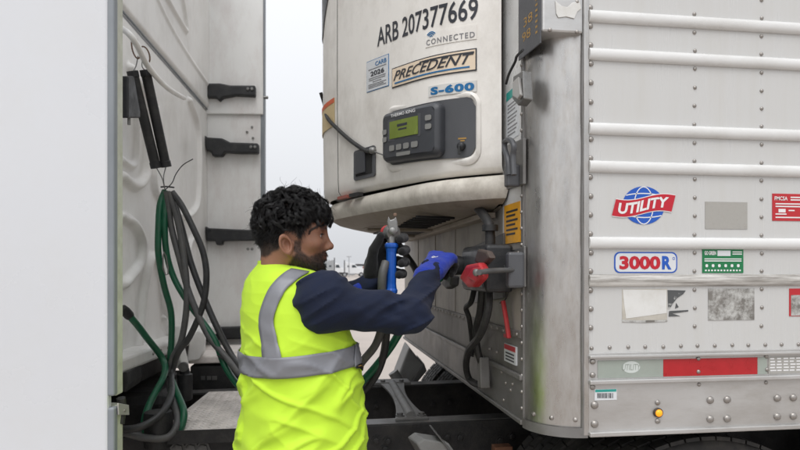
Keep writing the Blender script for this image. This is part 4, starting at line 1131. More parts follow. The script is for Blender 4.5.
def tyre_meshes():
    prof = [(-.13, .30), (-.14, .36), (-.145, .43), (-.135, .475), (-.118, .492), (.118, .492), (.135, .475), (.145, .43), (.14, .36), (.13, .30), (.10, .285), (-.10, .285), (-.13, .30)]
    mb = MB(); mb.lathe(prof, (0, 0, 0), (0, 1, 0), 72); ty = mb.mesh('tyre', 'tyre', True, angle=50)
    tr_ = MB()
    for row, (y0, y1) in enumerate(((-.128, -.082), (-.072, -.028), (-.018, .018), (.028, .072), (.082, .128))):
        n = 62
        for k in range(n):
            a0 = 2 * pi * (k + .5 * (row % 2)) / n; a1 = a0 + 2 * pi / n * .88
            sk = .010 if row % 2 else -.010
            V8 = []
            for (rr, ins) in ((.488, 0), (.499, .002)):
                for (y, a) in ((y0 + ins, a0), (y1 - ins, a0 + sk), (y1 - ins, a1 + sk), (y0 + ins, a1)):
                    V8.append((rr * cos(a), y, rr * sin(a)))
            tr_.add(V8, [(4, 5, 6, 7), (0, 1, 5, 4), (1, 2, 6, 5), (2, 3, 7, 6), (3, 0, 4, 7)])
    rim = MB(); rim.lathe([(-.10, .0005), (-.10, .10), (-.05, .12), (-.03, .22), (-.10, .27), (-.115, .295), (.115, .295), (.1, .27), (.02, .2), (.0, .0005)], (0, 0, 0), (0, 1, 0), 40)
    return ty, tr_.mesh('tread', 'tyre'), rim.mesh('rim', 'alu', True)
TY, TR, RM = tyre_meshes()
def wheel(loc, label=None):
    w = link('tyre', TY, tractor, loc)
    if label: w['label'] = label
    tag(link('tread', TR, w, loc), kind='stuff'); link('rim', RM, w, loc)
    # children carry their own world position: parent inverse cancels the parent's
    return w
wx = 1.17
for (x, y) in ((wx, 1.83), (wx, 2.16), (wx, 3.68), (wx, 4.01), (wx + 1.3, 1.83), (wx + 1.3, 2.16), (wx + 1.3, 3.68), (wx + 1.3, 4.01), (-4.2, 1.95), (-4.2, 3.9)):
    wheel((x, y, .505))
m = MB(); m.tube([(wx, 1.9, .505), (wx, 3.95, .505)], .07, 14); m.build('axle', 'frame_black', tractor, smooth=True)
m = MB(); m.bb(1.0, 1.9, 2.5, 3.34, .89, ZB + .015); m.build('fifth_wheel', 'frame_black', tractor, bevel=.02)

# ---- hose hanger, tubes and hoses
UH = UB + .16
def oh(x, y, o=0): return at(x, y, 2.74 - o - max(0, 172 - x) * .0052 * (1 if o < .2 else .3))
m = MB(); m.tube(spline([onU(x, y, UB + o) for (x, y, o) in ((118, 27, .05), (128, 33, .14), (137, 45, .16), (148, 66, .16), (163, 84, .15), (175, 93, .12), (184, 98, .05))], 6), .012, 10); m.build('hose_rail', 'cab_grey', tractor, smooth=True)
TG = 'spring tubes holding up the hoses'
for k, (a, b, lab) in enumerate(((((132.5, 72), (156, 167)), 'x', 'left of the two long black spring tubes hanging from the rail'), (((145.5, 71), (166, 166)), 'x', 'right of the two long black spring tubes hanging from the rail'))):
    p, q_ = oh(*a[0], .0 + .03 * k), oh(*a[1], .0 + .03 * k)
    t = thing('spring_tube', q_, lab, 'tube', TG)
    d = (q_ - p)
    m = MB(); m.tube([p, q_], .0205, 16); m.build('tube', 'rubber', t, smooth=True)
    for e, s in ((p, 1), (q_, -1)):
        dn = d.normalized(); m = MB(); m.lathe([(-.004, .0232), (.02, .0232), (.022, .0205)], e, dn * s, 16); m.build('end_cap', 'black_plastic', t, smooth=True)
    m = MB(); m.tube(spline([p, oh(136 + 6 * k, 66, .03 * k), oh(138 + 5 * k, 56, .03)], 4), .0022, 6); m.build('top_wire', 'zinc', t, smooth=True)
    m = MB(); m.tube(spline([q_, oh(162 + 1.5 * k, 178, .03 * k), oh(165, 190, .02)], 4), .0022, 6); m.build('bottom_wire', 'zinc', t, smooth=True)
t = thing('strap_tube', oh(129, 117), 'short black bar behind the spring tubes at the fairing edge', 'bar')
m = MB(); m.prism([onU(x, y, UH - .05) for (x, y) in ((120, 76), (126.5, 76), (133, 112), (133, 118), (120, 118))], TU * .03); m.build('bar', 'black_plastic', t, bevel=.006)
m = MB(); m.lathe([(0, .006), (-.03, .006)], onU(129, 117, UH - .035), UP, 8); m.build('bar_pin', 'zinc', t)
for (cx_, cy_, r1, r2_) in ((136, 48, 4.0, 10.5), (145, 55, 4.5, 8.5)):
    m = MB(); m.tube([oh(cx_ + r1 * cos(a) + 2 * sin(a), cy_ + r2_ * sin(a), .03 + .02 * cos(a)) for a in np.linspace(0, 2 * pi, 25)], .0032, 6)
    m.build('wire_ring', 'rust', None, smooth=True, label='rusty oval wire ring on the hose rail, %s' % ('left one' if cx_ < 140 else 'right one'), cat='wire ring', group='wire rings on the hose rail')
cable('loose_wire', [oh(x, y, .03) for (x, y) in ((165, 190), (172, 183), (176, 174), (183, 165), (193, 159))], .0022, 'rubber', 'thin loose black wire curving up from the hose hanger')
m = MB(); m.tube([oh(x, y, .01) for (x, y) in ((161, 187), (166, 186.5), (174, 187.5))], .0035, 6); m.build('hanger_clip', 'rubber', tractor, smooth=True)
m = MB(); m.tube([oh(x, y, .10) for (x, y) in ((163, 256), (164, 252), (166, 256), (168, 268), (168, 274), (165.5, 275), (163, 268), (163, 256))], .0028, 6); m.build('carabiner', 'zinc', tractor, smooth=True)
HG = 'air and electric hoses behind the cab'
def hose(pts, r, mat, lab, name='air_hose'):
    P = []
    for (x, y, *o) in pts:
        P.append(oh(x, y, o[0] if o else 0) if not (o and o[0] > 1) else at(x, y, o[0]))
    return cable(name, P, r, mat, lab, 'hose', HG, n=10, seg=8)
hose([(165, 191), (160, 205), (158.5, 228), (158.5, 255), (164, 285), (171, 312), (171.5, 340), (170, 358), (170, 374), (176, 391, .2), (183.5, 410, .34), (182, 425, .38), (175, 437, .38), (160, 441, .38), (149, 437, .38), (144.5, 423, .36), (150, 403, .25), (164.5, 374, .08), (162, 358), (147, 338), (138, 326), (127, 313, -.02)], .0138, 'hose_green', 'green air hose looping low and back up to the fairing edge')
hose([(166, 191, .02), (164.5, 225, .02), (167, 255, .02), (175, 280, .03), (190, 305, .05), (213, 337, .08), (226, 368, .1), (243, 390, .2), (270, 408, 2.4), (310, 412, 2.3), (345, 400, 2.22), (362, 382, 2.2), (377, 365, 2.18), (390, 348, 2.16), (400, 332, 2.14), (418, 305, 2.12), (436, 282, 2.14), (446, 272, 2.17)], .0138, 'hose_green', 'green air hose passing behind the worker to the raised hand')
hose([(167, 191, .04), (171, 225, .04), (180, 260, .05), (190, 295, .06), (208, 335, .08), (225, 356, .1), (242, 376, .2), (270, 394, 2.44), (310, 405, 2.34), (345, 385, 2.2), (362, 362, 2.12), (376, 344, 2.08), (383, 320, 2.0), (382, 296, 1.95), (382.5, 275, 1.93), (386, 262, 1.945)], .0138, 'hose_grey', 'grey air hose passing behind the worker to the fist')
hose([(169, 192, .05), (178, 222, .05), (184.5, 262, .06), (187, 300, .06), (182, 338, .05), (173, 358, .05), (168.5, 378, .05), (174, 403, .28), (177.5, 422, .38), (168, 437, .42), (147, 438, .42), (125, 433, .4), (112, 430, .35)], .0138, 'hose_grey', 'dark grey hose looping low under the cable tie')
hose([(171, 192, .03), (181, 225, .03), (191, 263, .04), (203, 295, .05), (216, 325, .07), (232, 356, .09), (246, 374, .2), (275, 398, 2.44), (312, 410, 2.36), (345, 402, 2.3), (363, 391, 2.25), (376, 375, 2.2), (384, 353, 2.15), (386.5, 330, 2.05), (390, 305, 1.98), (391.5, 290, 1.945)], .0138, 'hose_black', 'black hose passing behind the worker to the blue connector')
hose([(172, 192, .06), (182, 206, .06), (194, 230, .07), (203, 252, .07), (206.5, 276, .07), (203, 305, .07), (190, 336, .06), (178, 353, .06), (171.5, 375, .06), (171, 395, .28), (160, 415, .42), (140, 427, .45), (122, 429.5, .42), (110, 430, .36)], .0138, 'hose_black', 'black hose bowing out to the right and ending at the fairing', 'electric_cable')
for (x, y, sx, o, lab) in ((169.5, 374, 6.5, .05, 'black cable tie round the low hose bundle'), (225, 357, 7.5, .09, 'black cable tie where the hoses run towards the worker')):
    m = MB(); m.tube([oh(x + sx * cos(a), y + 2.3 * sin(a) + (sx * .3 * cos(a) if x > 200 else 0), o + .022 * sin(a)) for a in np.linspace(0, 2 * pi, 21)], .0038, 6); m.build('cable_tie', 'rubber', None, smooth=True, label=lab, cat='cable tie', group='cable ties on the hoses')
m = MB(); m.lathe([(-.03, .016), (-.01, .02), (.02, .02), (.03, .0165)], oh(126.5, 312.5, -.02), oh(130, 316.5) - oh(126, 312), 12); m.build('hose_coupling', 'rubber', tractor, smooth=True)

# ================================================================== far parked trucks and yard
def far_truck(px, d, face, label, box=None, tall=1.0, col='dist_white', grp='trucks parked across the yard'):
    base = at(px, HZ, d); base.z = 0
    t = thing('parked_truck', base, label, 'truck', grp)
    s = face
    def b(name, x0, x1, z0, z1, w, mat, bev=.15, yoff=0):
        m = MB(); m.bb(base.x + s * x0, base.x + s * x1, base.y - w / 2 + yoff, base.y + w / 2 + yoff, z0, z1); return m.build(name, mat, t, bevel=bev)
    m = MB(); pr = [(-1.6, .7), (2.9, .6), (2.95, 1.2), (2.7, 1.75), (1.2, 2.05), (.7, 2.9 * tall), (-.1, 3.15 * tall), (-1.6, 3.5 * tall)]
    m.prism([Vector((base.x + s * x, base.y - 1.2, z)) for x, z in pr], (0, 2.4, 0)); cb = m.build('cab', col, t, bevel=.08)
    for yy in (-1.21, 1.19):
        m = MB(); m.prism([Vector((base.x + s * x, base.y + yy, z)) for x, z in ((.95, 2.05), (.62, 2.75 * tall), (-.1, 2.75 * tall), (-.1, 2.0))], (0, .02, 0)); m.build('side_window', 'dist_glass', cb)
        m = MB(); m.prism([Vector((base.x + s * x, base.y + yy, z)) for x, z in ((-.6, 2.1), (-.6, 2.5), (-1.1, 2.5), (-1.1, 2.1))], (0, .02, 0)); m.build('sleeper_window', 'dist_glass', cb)
    m = MB(); m.prism([Vector((base.x + s * x, base.y - 1.0, z)) for x, z in ((1.22, 2.10), (.80, 2.75 * tall), (.76, 2.75 * tall), (1.18, 2.10))], (0, 2.0, 0)); m.build('windscreen', 'dist_glass', cb)
    b('chassis', -4.6, 2.6, .55, .95, 1.0, 'dist_dark', 0)
    b('bumper', 2.7, 3.1, .35, .8, 2.3, 'dist_grey', .05); b('fuel_tank', -1.2, .6, .35, .9, 2.3, 'dist_grey', .1)
    b('exhaust_stack', -1.85, -1.65, .9, 3.9 * tall, .18, 'dist_dark', 0, -.9)
    for x in (2.0, -2.6, -3.9):
        m = MB(); m.lathe([(-1.2, .3), (-1.2, .5), (-.9, .5), (-.9, .3)], (base.x + s * x, base.y, .5), (0, 1, 0), 20); w = m.build('wheel', 'dist_dark', t)
        m = MB(); m.lathe([(-1.22, .0005), (-1.22, .27), (-1.19, .3)], (base.x + s * x, base.y, .5), (0, 1, 0), 16); m.build('rim', 'dist_grey', w)
        m = MB(); m.lathe([(.9, .3), (.9, .5), (1.2, .5), (1.2, .3)], (base.x + s * x, base.y, .5), (0, 1, 0), 20); m.build('wheel', 'dist_dark', t)
    if box:
        b('cargo_box', -box - 2.2, -2.2, 1.2, 4.0 * tall, 2.5, box_mat if False else 'dist_white', .04)
    return t
far_truck(352, 140, 1, 'white far truck just right of the chin, facing right', tall=.95)
far_truck(336, 150, 1, 'far truck with a pale cargo box half behind the beard', box=8, tall=1.0)
far_truck(380, 150, 1, 'far truck partly hidden by the black glove', tall=.9)
far_truck(409, 145, -1, 'far white truck seen right of the gripping fist', box=9, tall=.9)
far_truck(326, 132, -1, 'far dark-stacked truck at the worker\'s beard', tall=1.05, col='dist_grey')
far_truck(430, 150, 1, 'far truck almost hidden behind the trailer nose', tall=.9)
base = at(362, HZ, 170); base.z = 0
cn = thing('fuel_canopy', base, 'dark flat canopy roof above the far parked trucks', 'canopy')
m = MB(); m.bb(base.x - 3.2, base.x + 3.2, base.y - 3, base.y + 3, 2.6, 3.1); m.build('roof', 'dist_dark', cn)
for sx in (-2.6, 2.6):
    m = MB(); m.bb(base.x + sx - .12, base.x + sx + .12, base.y - .12, base.y + .12, 0, 2.6); m.build('post', 'dist_grey', cn)
base = at(369, HZ, 165); base.z = 0
ct = thing('red_container', base, 'faded red container behind the far parked trucks', 'container')
m = MB(); m.bb(base.x - 1.6, base.x + 1.6, base.y - 1.2, base.y + 1.2, .1, 2.5); cb_ = m.build('body', 'dist_red', ct, bevel=.03)
for k in range(10):
    m = MB(); m.bb(base.x - 1.5 + k * .32, base.x - 1.38 + k * .32, base.y - 1.26, base.y - 1.2, .25, 2.4); m.build('corrugation', 'dist_red', cb_)
for k, (px, d) in enumerate(((349, 130), (395, 135))):
    base = at(px, HZ, d); base.z = 0
    lp_ = thing('light_mast', base, 'slim far light mast %s' % ('rising above the parked trucks near the face' if k == 0 else 'behind the gripping fist'), 'light mast', 'far light masts')
    m = MB(); m.tube([base, base + Vector((0, 0, 4.2))], [.12, .07], 8); m.build('pole', 'dist_grey', lp_)
    m = MB(); m.bb(base.x - .5, base.x + .5, base.y - .1, base.y + .1, 4.2, 4.35); m.build('lamp_head', 'dist_grey', lp_)

# ================================================================== worker
def smin(a, b, k):
    h = np.clip(.5 + .5 * (b - a) / k, 0, 1)
    return b * (1 - h) + a * h - k * h * (1 - h)
def smax(a, b, k): return -smin(-a, -b, k)
def ell(P, c, r):
    q = (P - np.array(c, np.float32)) / np.array(r, np.float32); k0 = np.sqrt((q * q).sum(-1)) + 1e-9
    q2 = q / np.array(r, np.float32); k1 = np.sqrt((q2 * q2).sum(-1)) + 1e-9
    return k0 * (k0 - 1) / k1
def cap(P, a, b, ra, rb=None):
    a = np.array(a, np.float32); b = np.array(b, np.float32); rb = ra if rb is None else rb
    d = b - a; t = np.clip(((P - a) @ d) / (d @ d + 1e-12), 0, 1)
    return np.sqrt((((P - a) - t[..., None] * d) ** 2).sum(-1)) - (ra + (rb - ra) * t)
def vnoise(P, seed=0):
    I = np.floor(P).astype(np.int64); f = (P - I); f = f * f * (3 - 2 * f)
    def hsh(i, j, k):
        n = (i * 374761393 + j * 668265263 + k * 2147483647 + seed * 974711) & 0xffffffff
        n = ((n ^ (n >> 13)) * 1274126177) & 0xffffffff
        n = (n ^ (n >> 16)) & 0xffff
        return n / 65535.0
    x, y, z = I[..., 0], I[..., 1], I[..., 2]; r = 0
    for a in (0, 1):
        for b in (0, 1):
            for c in (0, 1):
                w = (f[..., 0] if a else 1 - f[..., 0]) * (f[..., 1] if b else 1 - f[..., 1]) * (f[..., 2] if c else 1 - f[..., 2])
                r = r + w * hsh(x + a, y + b, z + c)
    return r
def surfnet(fn, lo, hi, h):
    lo = np.array(lo, float); hi = np.array(hi, float)
    n = np.ceil((hi - lo) / h).astype(int) + 1
    ax = [lo[i] + h * np.arange(n[i]) for i in range(3)]
    G = np.stack(np.meshgrid(*ax, indexing='ij'), -1).astype(np.float32)
    Fv = np.empty(G.shape[:3], np.float32)
    for i in range(0, n[0], 24): Fv[i:i + 24] = fn(G[i:i + 24])
    ins = Fv < 0
    nx, ny, nz = n - 1
    cnt = np.zeros((nx, ny, nz), np.int32); acc = np.zeros((nx, ny, nz, 3), np.float32)
    off = [(a, b, c) for a in (0, 1) for b in (0, 1) for c in (0, 1)]
    sl = lambda o: (slice(o[0], o[0] + nx), slice(o[1], o[1] + ny), slice(o[2], o[2] + nz))
    for i, o in enumerate(off):
        for ax_ in range(3):
            if o[ax_]: continue
            p = list(o); p[ax_] = 1; p = tuple(p)
            f0, f1 = Fv[sl(o)], Fv[sl(p)]; m = ins[sl(o)] != ins[sl(p)]
            t = np.where(m, f0 / np.where(m, f0 - f1, 1), 0)
            cnt += m
            for k in range(3):
                acc[..., k] += np.where(m, o[k] + (t if k == ax_ else 0), 0)
    act = cnt > 0
    idx = -np.ones(act.shape, np.int64); idx[act] = np.arange(act.sum())
    cells = np.argwhere(act)
    V = (cells + acc[act] / cnt[act][:, None]) * h + lo
    Q = []
    for ax_ in range(3):
        b, c = [(1, 2), (2, 0), (0, 1)][ax_]
        s0 = [slice(0, None)] * 3; s1 = [slice(0, None)] * 3
        s0[ax_] = slice(0, -1); s1[ax_] = slice(1, None)
        e = np.argwhere(ins[tuple(s0)] != ins[tuple(s1)])
        ok = (e[:, b] > 0) & (e[:, c] > 0) & (e[:, b] < n[b] - 1) & (e[:, c] < n[c] - 1); e = e[ok]
        st = ins[tuple(s0)][tuple(e.T)]
        def g(db, dc):
            q = e.copy(); q[:, b] += db; q[:, c] += dc; return idx[tuple(q.T)]
        q = np.stack([g(-1, -1), g(0, -1), g(0, 0), g(-1, 0)], 1)
        q[~st] = q[~st][:, ::-1]
        Q.append(q)
    Q = np.concatenate(Q); Q = Q[(Q >= 0).all(1)]
    return V, Q
def npobj(name, V, Q, mat, parent, smooth=True, attr=None, label=None, subsurf=0):
    me = bpy.data.meshes.new(name)
    me.from_pydata(np.asarray(V).tolist(), [], np.asarray(Q).tolist())
    me.materials.append(M[mat] if isinstance(mat, str) else mat)
    if smooth: me.polygons.foreach_set('use_smooth', [True] * len(me.polygons))
    if attr:
        for k, val in attr.items():
            a = me.attributes.new(k, 'FLOAT', 'POINT'); a.data.foreach_set('value', np.asarray(val, np.float32))
    me.update()
    o = link(name, me, parent)
    if subsurf:
        md = o.modifiers.new('smooth', 'SMOOTH'); md.iterations = subsurf; md.factor = .5
    return tag(o, label)
def mix_attr(name, base_mat, attr, col2, r2_=None, lo=0.0, hi=1.0):
    m = base_mat.copy(); m.name = name; nt = m.node_tree; b = nt.nodes['Principled BSDF']
    src = b.inputs['Base Color'].links[0].from_socket
    at_ = nt.nodes.new('ShaderNodeAttribute'); at_.attribute_name = attr
    mr = nt.nodes.new('ShaderNodeMapRange'); mr.inputs['From Min'].default_value = lo; mr.inputs['From Max'].default_value = hi
    nt.links.new(at_.outputs['Fac'], mr.inputs['Value'])
    mx = nt.nodes.new('ShaderNodeMix'); mx.data_type = 'RGBA'
    nt.links.new(mr.outputs[0], mx.inputs['Factor']); nt.links.new(src, mx.inputs['A']); mx.inputs['B'].default_value = col2
    nt.links.new(mx.outputs['Result'], b.inputs['Base Color'])
    return m
def fabric(name, col, scale, bump, rough=.85, sheen=.2, **k):
    m = pmat(name, col, rough, bump=bump, bscale=scale, spec=.2, **k); m.node_tree.nodes['Principled BSDF'].inputs['Sheen Weight'].default_value = sheen
    return m
SKIN = pmat('skin', S(138, 98, 77), .5, var=.07, vscale=45, bump=.08, bscale=380, dirt=S(140, 88, 70), damt=.3, dscale=30, spec=.4)
SKIN.node_tree.nodes['Principled BSDF'].inputs['Subsurface Weight'].default_value = .12
SKIN.node_tree.nodes['Principled BSDF'].inputs['Subsurface Scale'].default_value = .004
SKIN = mix_attr('skin_bearded', SKIN, 'dark', (.018, .013, .011, 1))
SKIN = mix_attr('skin_face', SKIN, 'lip', S(132, 74, 66))
HAIR = pmat('hair_black', (.006, .0055, .006, 1), .42, var=.3, vscale=50, spec=.5)
BEARD = pmat('beard_dark_brown', (.015, .011, .009, 1), .5, var=.3, vscale=50)
NAVY = fabric('sweatshirt_navy', (.0100, .0148, .034, 1), 420, .25, sheen=.04, var=.12, vscale=30)
VEST = fabric('vest_lime', (.50, .75, .045, 1), 700, .10, rough=.7, sheen=.05, var=.04, vscale=8)
STRIPE = pmat('vest_reflective_grey', (.21, .215, .235, 1), .5, metal=.2, var=.06, vscale=20, bump=.08, bscale=500)
GLOVE = fabric('glove_knit_blue', S(26, 50, 150), 520, .35, var=.12, vscale=40)
GLOVE = mix_attr('glove_dipped', GLOVE, 'dip', (.012, .012, .013, 1), lo=.35, hi=.65)
TROUS = fabric('trousers_dark', (.012, .014, .02, 1), 300, .2)

# ---- frames
DH = 1.775
HS = DH / 1.72
def frame(phi): return RT * cos(phi) + FW * sin(phi), -RT * sin(phi) + FW * cos(phi)
hx, hy = frame(R(7))
H0 = at(290.5, 236, DH)
pit = R(3)
hxx = (hx * cos(pit) - UP * sin(pit)); hzz = (UP * cos(pit) + hx * sin(pit))
HM = np.array([list(hxx), list(hy), list(hzz)])            # local rows
def h2w(V): return (np.asarray(V) * HS) @ HM + np.array(H0)
feet = at(300, HZ, 1.80); feet.z = 0
person = thing('person', feet, 'man in lime safety vest and navy sweatshirt reaching up to couple the trailer hoses', 'person')

# ---- head, neck and upper chest: one continuous skin mesh
def head(P):
    A = np.abs(P[..., 1]); Q = np.stack([P[..., 0], A, P[..., 2]], -1)
    d = ell(Q, (.003, 0, .022), (.092, .0735, .087))
    d = smin(d, ell(Q, (.040, 0, -.022), (.056, .060, .082)), .03)
    d = smin(d, ell(Q, (.042, 0, -.066), (.048, .049, .034)), .025)
    d = smin(d, cap(Q, (.012, .052, -.052), (.066, .022, -.080), .017, .015), .022)
    d = smin(d, ell(Q, (.080, 0, -.082), (.017, .022, .016)), .02)
    d = smin(d, cap(Q, (.080, .010, .026), (.066, .046, .024), .012, .010), .016)      # brow
    d = smin(d, ell(Q, (.062, .046, -.020), (.020, .018, .016)), .02)                     # cheek bone
    d = smax(d, -ell(Q, (.093, .033, .006), (.016, .017, .011)), .012)                    # eye socket
    d = smin(d, ell(Q, (.073, .031, .006), (.0145, .0165, .0125)), .005)                  # lids
    d = smax(d, -ell(Q, (.092, .032, .0040), (.016, .0150, .0046)), .002)
    d = smin(d, cap(Q, (.088, 0, .014), (.108, 0, -.020), .0075, .0095), .010)           # nose
    d = smin(d, ell(Q, (.110, 0, -.023), (.0095, .0105, .0085)), .008)
    d = smin(d, ell(Q, (.099, .0125, -.028), (.0105, .0075, .0075)), .006)
    d = smax(d, -ell(Q, (.103, .007, -.035), (.006, .0035, .004)), .003)
    d = smin(d, ell(Q, (.084, 0, -.052), (.016, .028, .018)), .012)
    d = smin(d, cap(Q, (.0985, 0, -.0475), (.086, .021, -.052), .0055, .003), .005)        # lips
    d = smin(d, cap(Q, (.0965, 0, -.0585), (.085, .019, -.054), .0062, .003), .005)
    d = smax(d, -cap(Q, (.105, 0, -.0530), (.084, .024, -.0535), .0014, .001), .0025)
    d = smax(d, -ell(Q, (.096, 0, -.070), (.006, .016, .005)), .008)
    d = smin(d, cap(Q, (-.022, 0, -.045), (-.030, 0, -.170), .054, .054), .03)            # neck
    d = smin(d, cap(Q, (-.030, .0, -.18), (-.025, .04, -.215), .045, .03), .04)
    # ear: rim, bowl, lobe
    e0 = np.stack([Q[..., 0] * .97 + (Q[..., 2] + .03) * .22, Q[..., 1] - .45 * (-Q[..., 0]).clip(-.03, .04), Q[..., 2]], -1)
    ex, ez = (e0[..., 0] + .006) / .0135, (e0[..., 2] + .028) / .0225
    rr = np.sqrt(ex * ex + ez * ez) + 1e-6
    ring = np.sqrt(((rr - 1) * .017) ** 2 + (e0[..., 1] - .0800) ** 2) - .0046
    bowl = ell(e0, (-.006, .0725, -.028), (.0140, .0052, .024))
    ear = smin(ring, bowl, .004)
    ear = smin(ear, ell(e0, (-.001, .0745, -.053), (.0070, .0055, .008)), .005)
    ear = smin(ear, ell(e0, (.010, .0750, -.030), (.005, .006, .007)), .003)
    ear = smax(ear, -ell(e0, (-.003, .0845, -.026), (.0088, .0125, .0130)), .002)
    return smin(d, ear, .006)
V, Q = surfnet(head, (-.13, -.18, -.27), (.13, .18, .125), .0026)
x, y, z = V[:, 0], np.abs(V[:, 1]), V[:, 2]
def sst(a, b, t): t = np.clip((t - a) / (b - a), 0, 1); return t * t * (3 - 2 * t)
nz_n = vnoise(V * 180, 3)
bl = np.interp(x, [.015, .03, .045, .062, .08, .095], [-.030, -.040, -.050, -.054, -.044, -.034])
beard = sst(.008, -.008, z - bl + (nz_n - .5) * .008) * sst(.012, .026, x + np.maximum(0, -.05 - z) * .6) * sst(-.118, -.100, z - (x - .05) * .25 + .012)
beard *= 1 - sst(.094, .100, x) * sst(-.042, -.036, z)
lipm = np.exp(-(((x - .093) / .010) ** 2 + (y / .024) ** 4 + ((z + .053) / .0085) ** 2) * 1.2)
beard = np.clip(beard - lipm * 1.6, 0, 1) * .80
beard = np.maximum(beard, .75 * sst(.008, .0, np.abs(z - (-.030)) - .012) * sst(.012, .016, x) * sst(.036, .030, x) * sst(.05, .06, y))   # sideburn
hl = np.where(x > .03, .050 + (x - .085) * .4, .0)      # front hairline, then down behind the ear
line = np.interp(x, [-.1, -.06, -.025, -.012, .012, .028, .04, .06, .085, .1], [-.058, -.062, -.040, .012, .012, -.012, .012, .040, .056, .060])
scalp = sst(-.006, .006, z - line + (nz_n - .5) * .006)
onear = (y > .0785) & (z < .01) & (np.abs(x + .006) < .03)
dark = np.maximum(beard, scalp * .93); dark[onear] = 0
brow = np.exp(-((z - .0245 - .08 * (x - .08)) / .0045) ** 2) * sst(.058, .066, x) * sst(.008, .014, y) * sst(.056, .048, y) * .8
dark = np.maximum(dark, brow)
body = npobj('body', h2w(V), Q, SKIN, person, attr={'dark': dark, 'lip': lipm * .8}, subsurf=1)
for s in (-1, 1):
    mb = MB(); c = Vector(h2w([(.0745, s * .031, .0055)])[0]); ax = Vector(h2w([(1.0745, s * .031, .0055)])[0]) - c
    mb.lathe([(.0118 * cos(t) * 1.0, .0118 * sin(t)) for t in np.linspace(pi, 0, 14)], c, ax + hx * 0, 20)
    for i, f in enumerate(mb.f):
        cc = sum((Vector(mb.v[k]) for k in f), Vector()) / len(f)
        mb.mi[i] = 1 if (cc - c).dot(ax) > .0104 else 0
    mb.build('eye', [pmat('eye_white', (.55, .52, .50, 1), .2), pmat('eye_iris', (.02, .011, .007, 1), .12)], body, smooth=True)

# ---- hair: strands as thin tapered tubes
def strands(curves, r0, r1, sides=3):
    C = np.asarray(curves); N, Mm, _ = C.shape
    Tn = np.gradient(C, axis=1); Tn /= np.linalg.norm(Tn, axis=2, keepdims=True) + 1e-9
    U = np.cross(Tn, np.array([.3, .5, .81])); U /= np.linalg.norm(U, axis=2, keepdims=True) + 1e-9
    W = np.cross(Tn, U); rad = np.linspace(r0, r1, Mm)[None, :, None]
    V = np.stack([C + (U * cos(2 * pi * k / sides) + W * sin(2 * pi * k / sides)) * rad for k in range(sides)], 2).reshape(-1, 3)
    base = (np.arange(N)[:, None, None] * Mm + np.arange(Mm - 1)[None, :, None]) * sides
    k = np.arange(sides)[None, None, :]; k2 = (k + 1) % sides
    Q = np.stack([base + k, base + k2, base + sides + k2, base + sides + k], -1).reshape(-1, 4)
    return V, Q
rng = np.random.default_rng(5)
def skull_pt(u):
    p = np.array((.003, 0, .022)) + u * np.array((.094, .0755, .089)); n = u / np.array((.094, .0755, .089)); return p, n / np.linalg.norm(n)
cl = []
tries = 0
SC, SR_ = np.array((.003, 0, .022)), np.array((.094, .0755, .089))
while len(cl) < 520 * 20 and tries < 40000:
    tries += 1
    u = rng.normal(size=3); u /= np.linalg.norm(u); p, n = skull_pt(u)
    ln = np.interp(p[0], [-.1, -.06, -.02, .03, .06, .09], [.010, .012, .022, .030, .044, .058])
    if p[2] < ln: continue
    Hm = np.interp(p[2], [.01, .05, .10], [.010, .023, .032]) * rng.uniform(.25, 1.0) ** .6
    fwd = 1.0 if p[0] > -.02 + rng.uniform(-.04, .03) else -.8
    dr = np.array([fwd, .35 * np.sign(p[1]), -.35 if abs(p[1]) > .045 else 0.0]) + rng.normal(size=3) * .55
    Mm = 15; step = rng.uniform(.034, .058) / (Mm - 1); q = p.copy(); pts = []; nr = []; sd = []
    for k in range(Mm):
        uu = (q - SC) / SR_; uu /= np.linalg.norm(uu); nn2 = uu / SR_; nn2 /= np.linalg.norm(nn2)
        q = SC + uu * SR_
        tg = dr - nn2 * (dr @ nn2); tg /= np.linalg.norm(tg) + 1e-6
        pts.append(q.copy()); nr.append(nn2); sd.append(np.cross(nn2, tg)); q = q + tg * step
    pts, nr, sd = np.array(pts), np.array(nr), np.array(sd); t = np.linspace(0, 1, Mm)[:, None]
    if pts[-1][2] < (.030 if pts[-1][0] > .05 else .0): continue
    wv, ph, am_ = rng.uniform(.9, 1.7), rng.uniform(0, 6.28), rng.uniform(.004, .0085)
    hgt = Hm * np.minimum(t * 3.2, 1) * (1 - .35 * t ** 3) - .002
    base = pts + nr * hgt + (sd * np.sin(ph + wv * 6.28 * t) * am_ + nr * np.cos(ph + wv * 6.28 * t) * am_ * .45) * np.minimum(t * 3, 1)
    for k in range(20):
        o = rng.normal(size=3) * .0024
        cl.append(base + o * (1 - .55 * t) + rng.normal(size=3) * .0012 * t)
for _ in range(260):                           # loose flyaway hairs
    u = rng.normal(size=3); u /= np.linalg.norm(u); p, n = skull_pt(u)
    if p[2] < .045: continue
    t = np.linspace(0, 1, 15)[:, None]; e1 = np.cross(n, [.3, .8, .2]); e1 /= np.linalg.norm(e1); e2 = np.cross(n, e1); ph = rng.uniform(0, 6.28)
    cl.append(p + n * (.012 + rng.uniform(.018, .030) * t ** .8) + (e1 * np.cos(ph + 5 * t) + e2 * np.sin(ph + 5 * t)) * .008 * t + rng.normal(size=3) * .010 * t)
V1, Q1 = strands([h2w(c) for c in cl], .00065, .00025)
sh = []
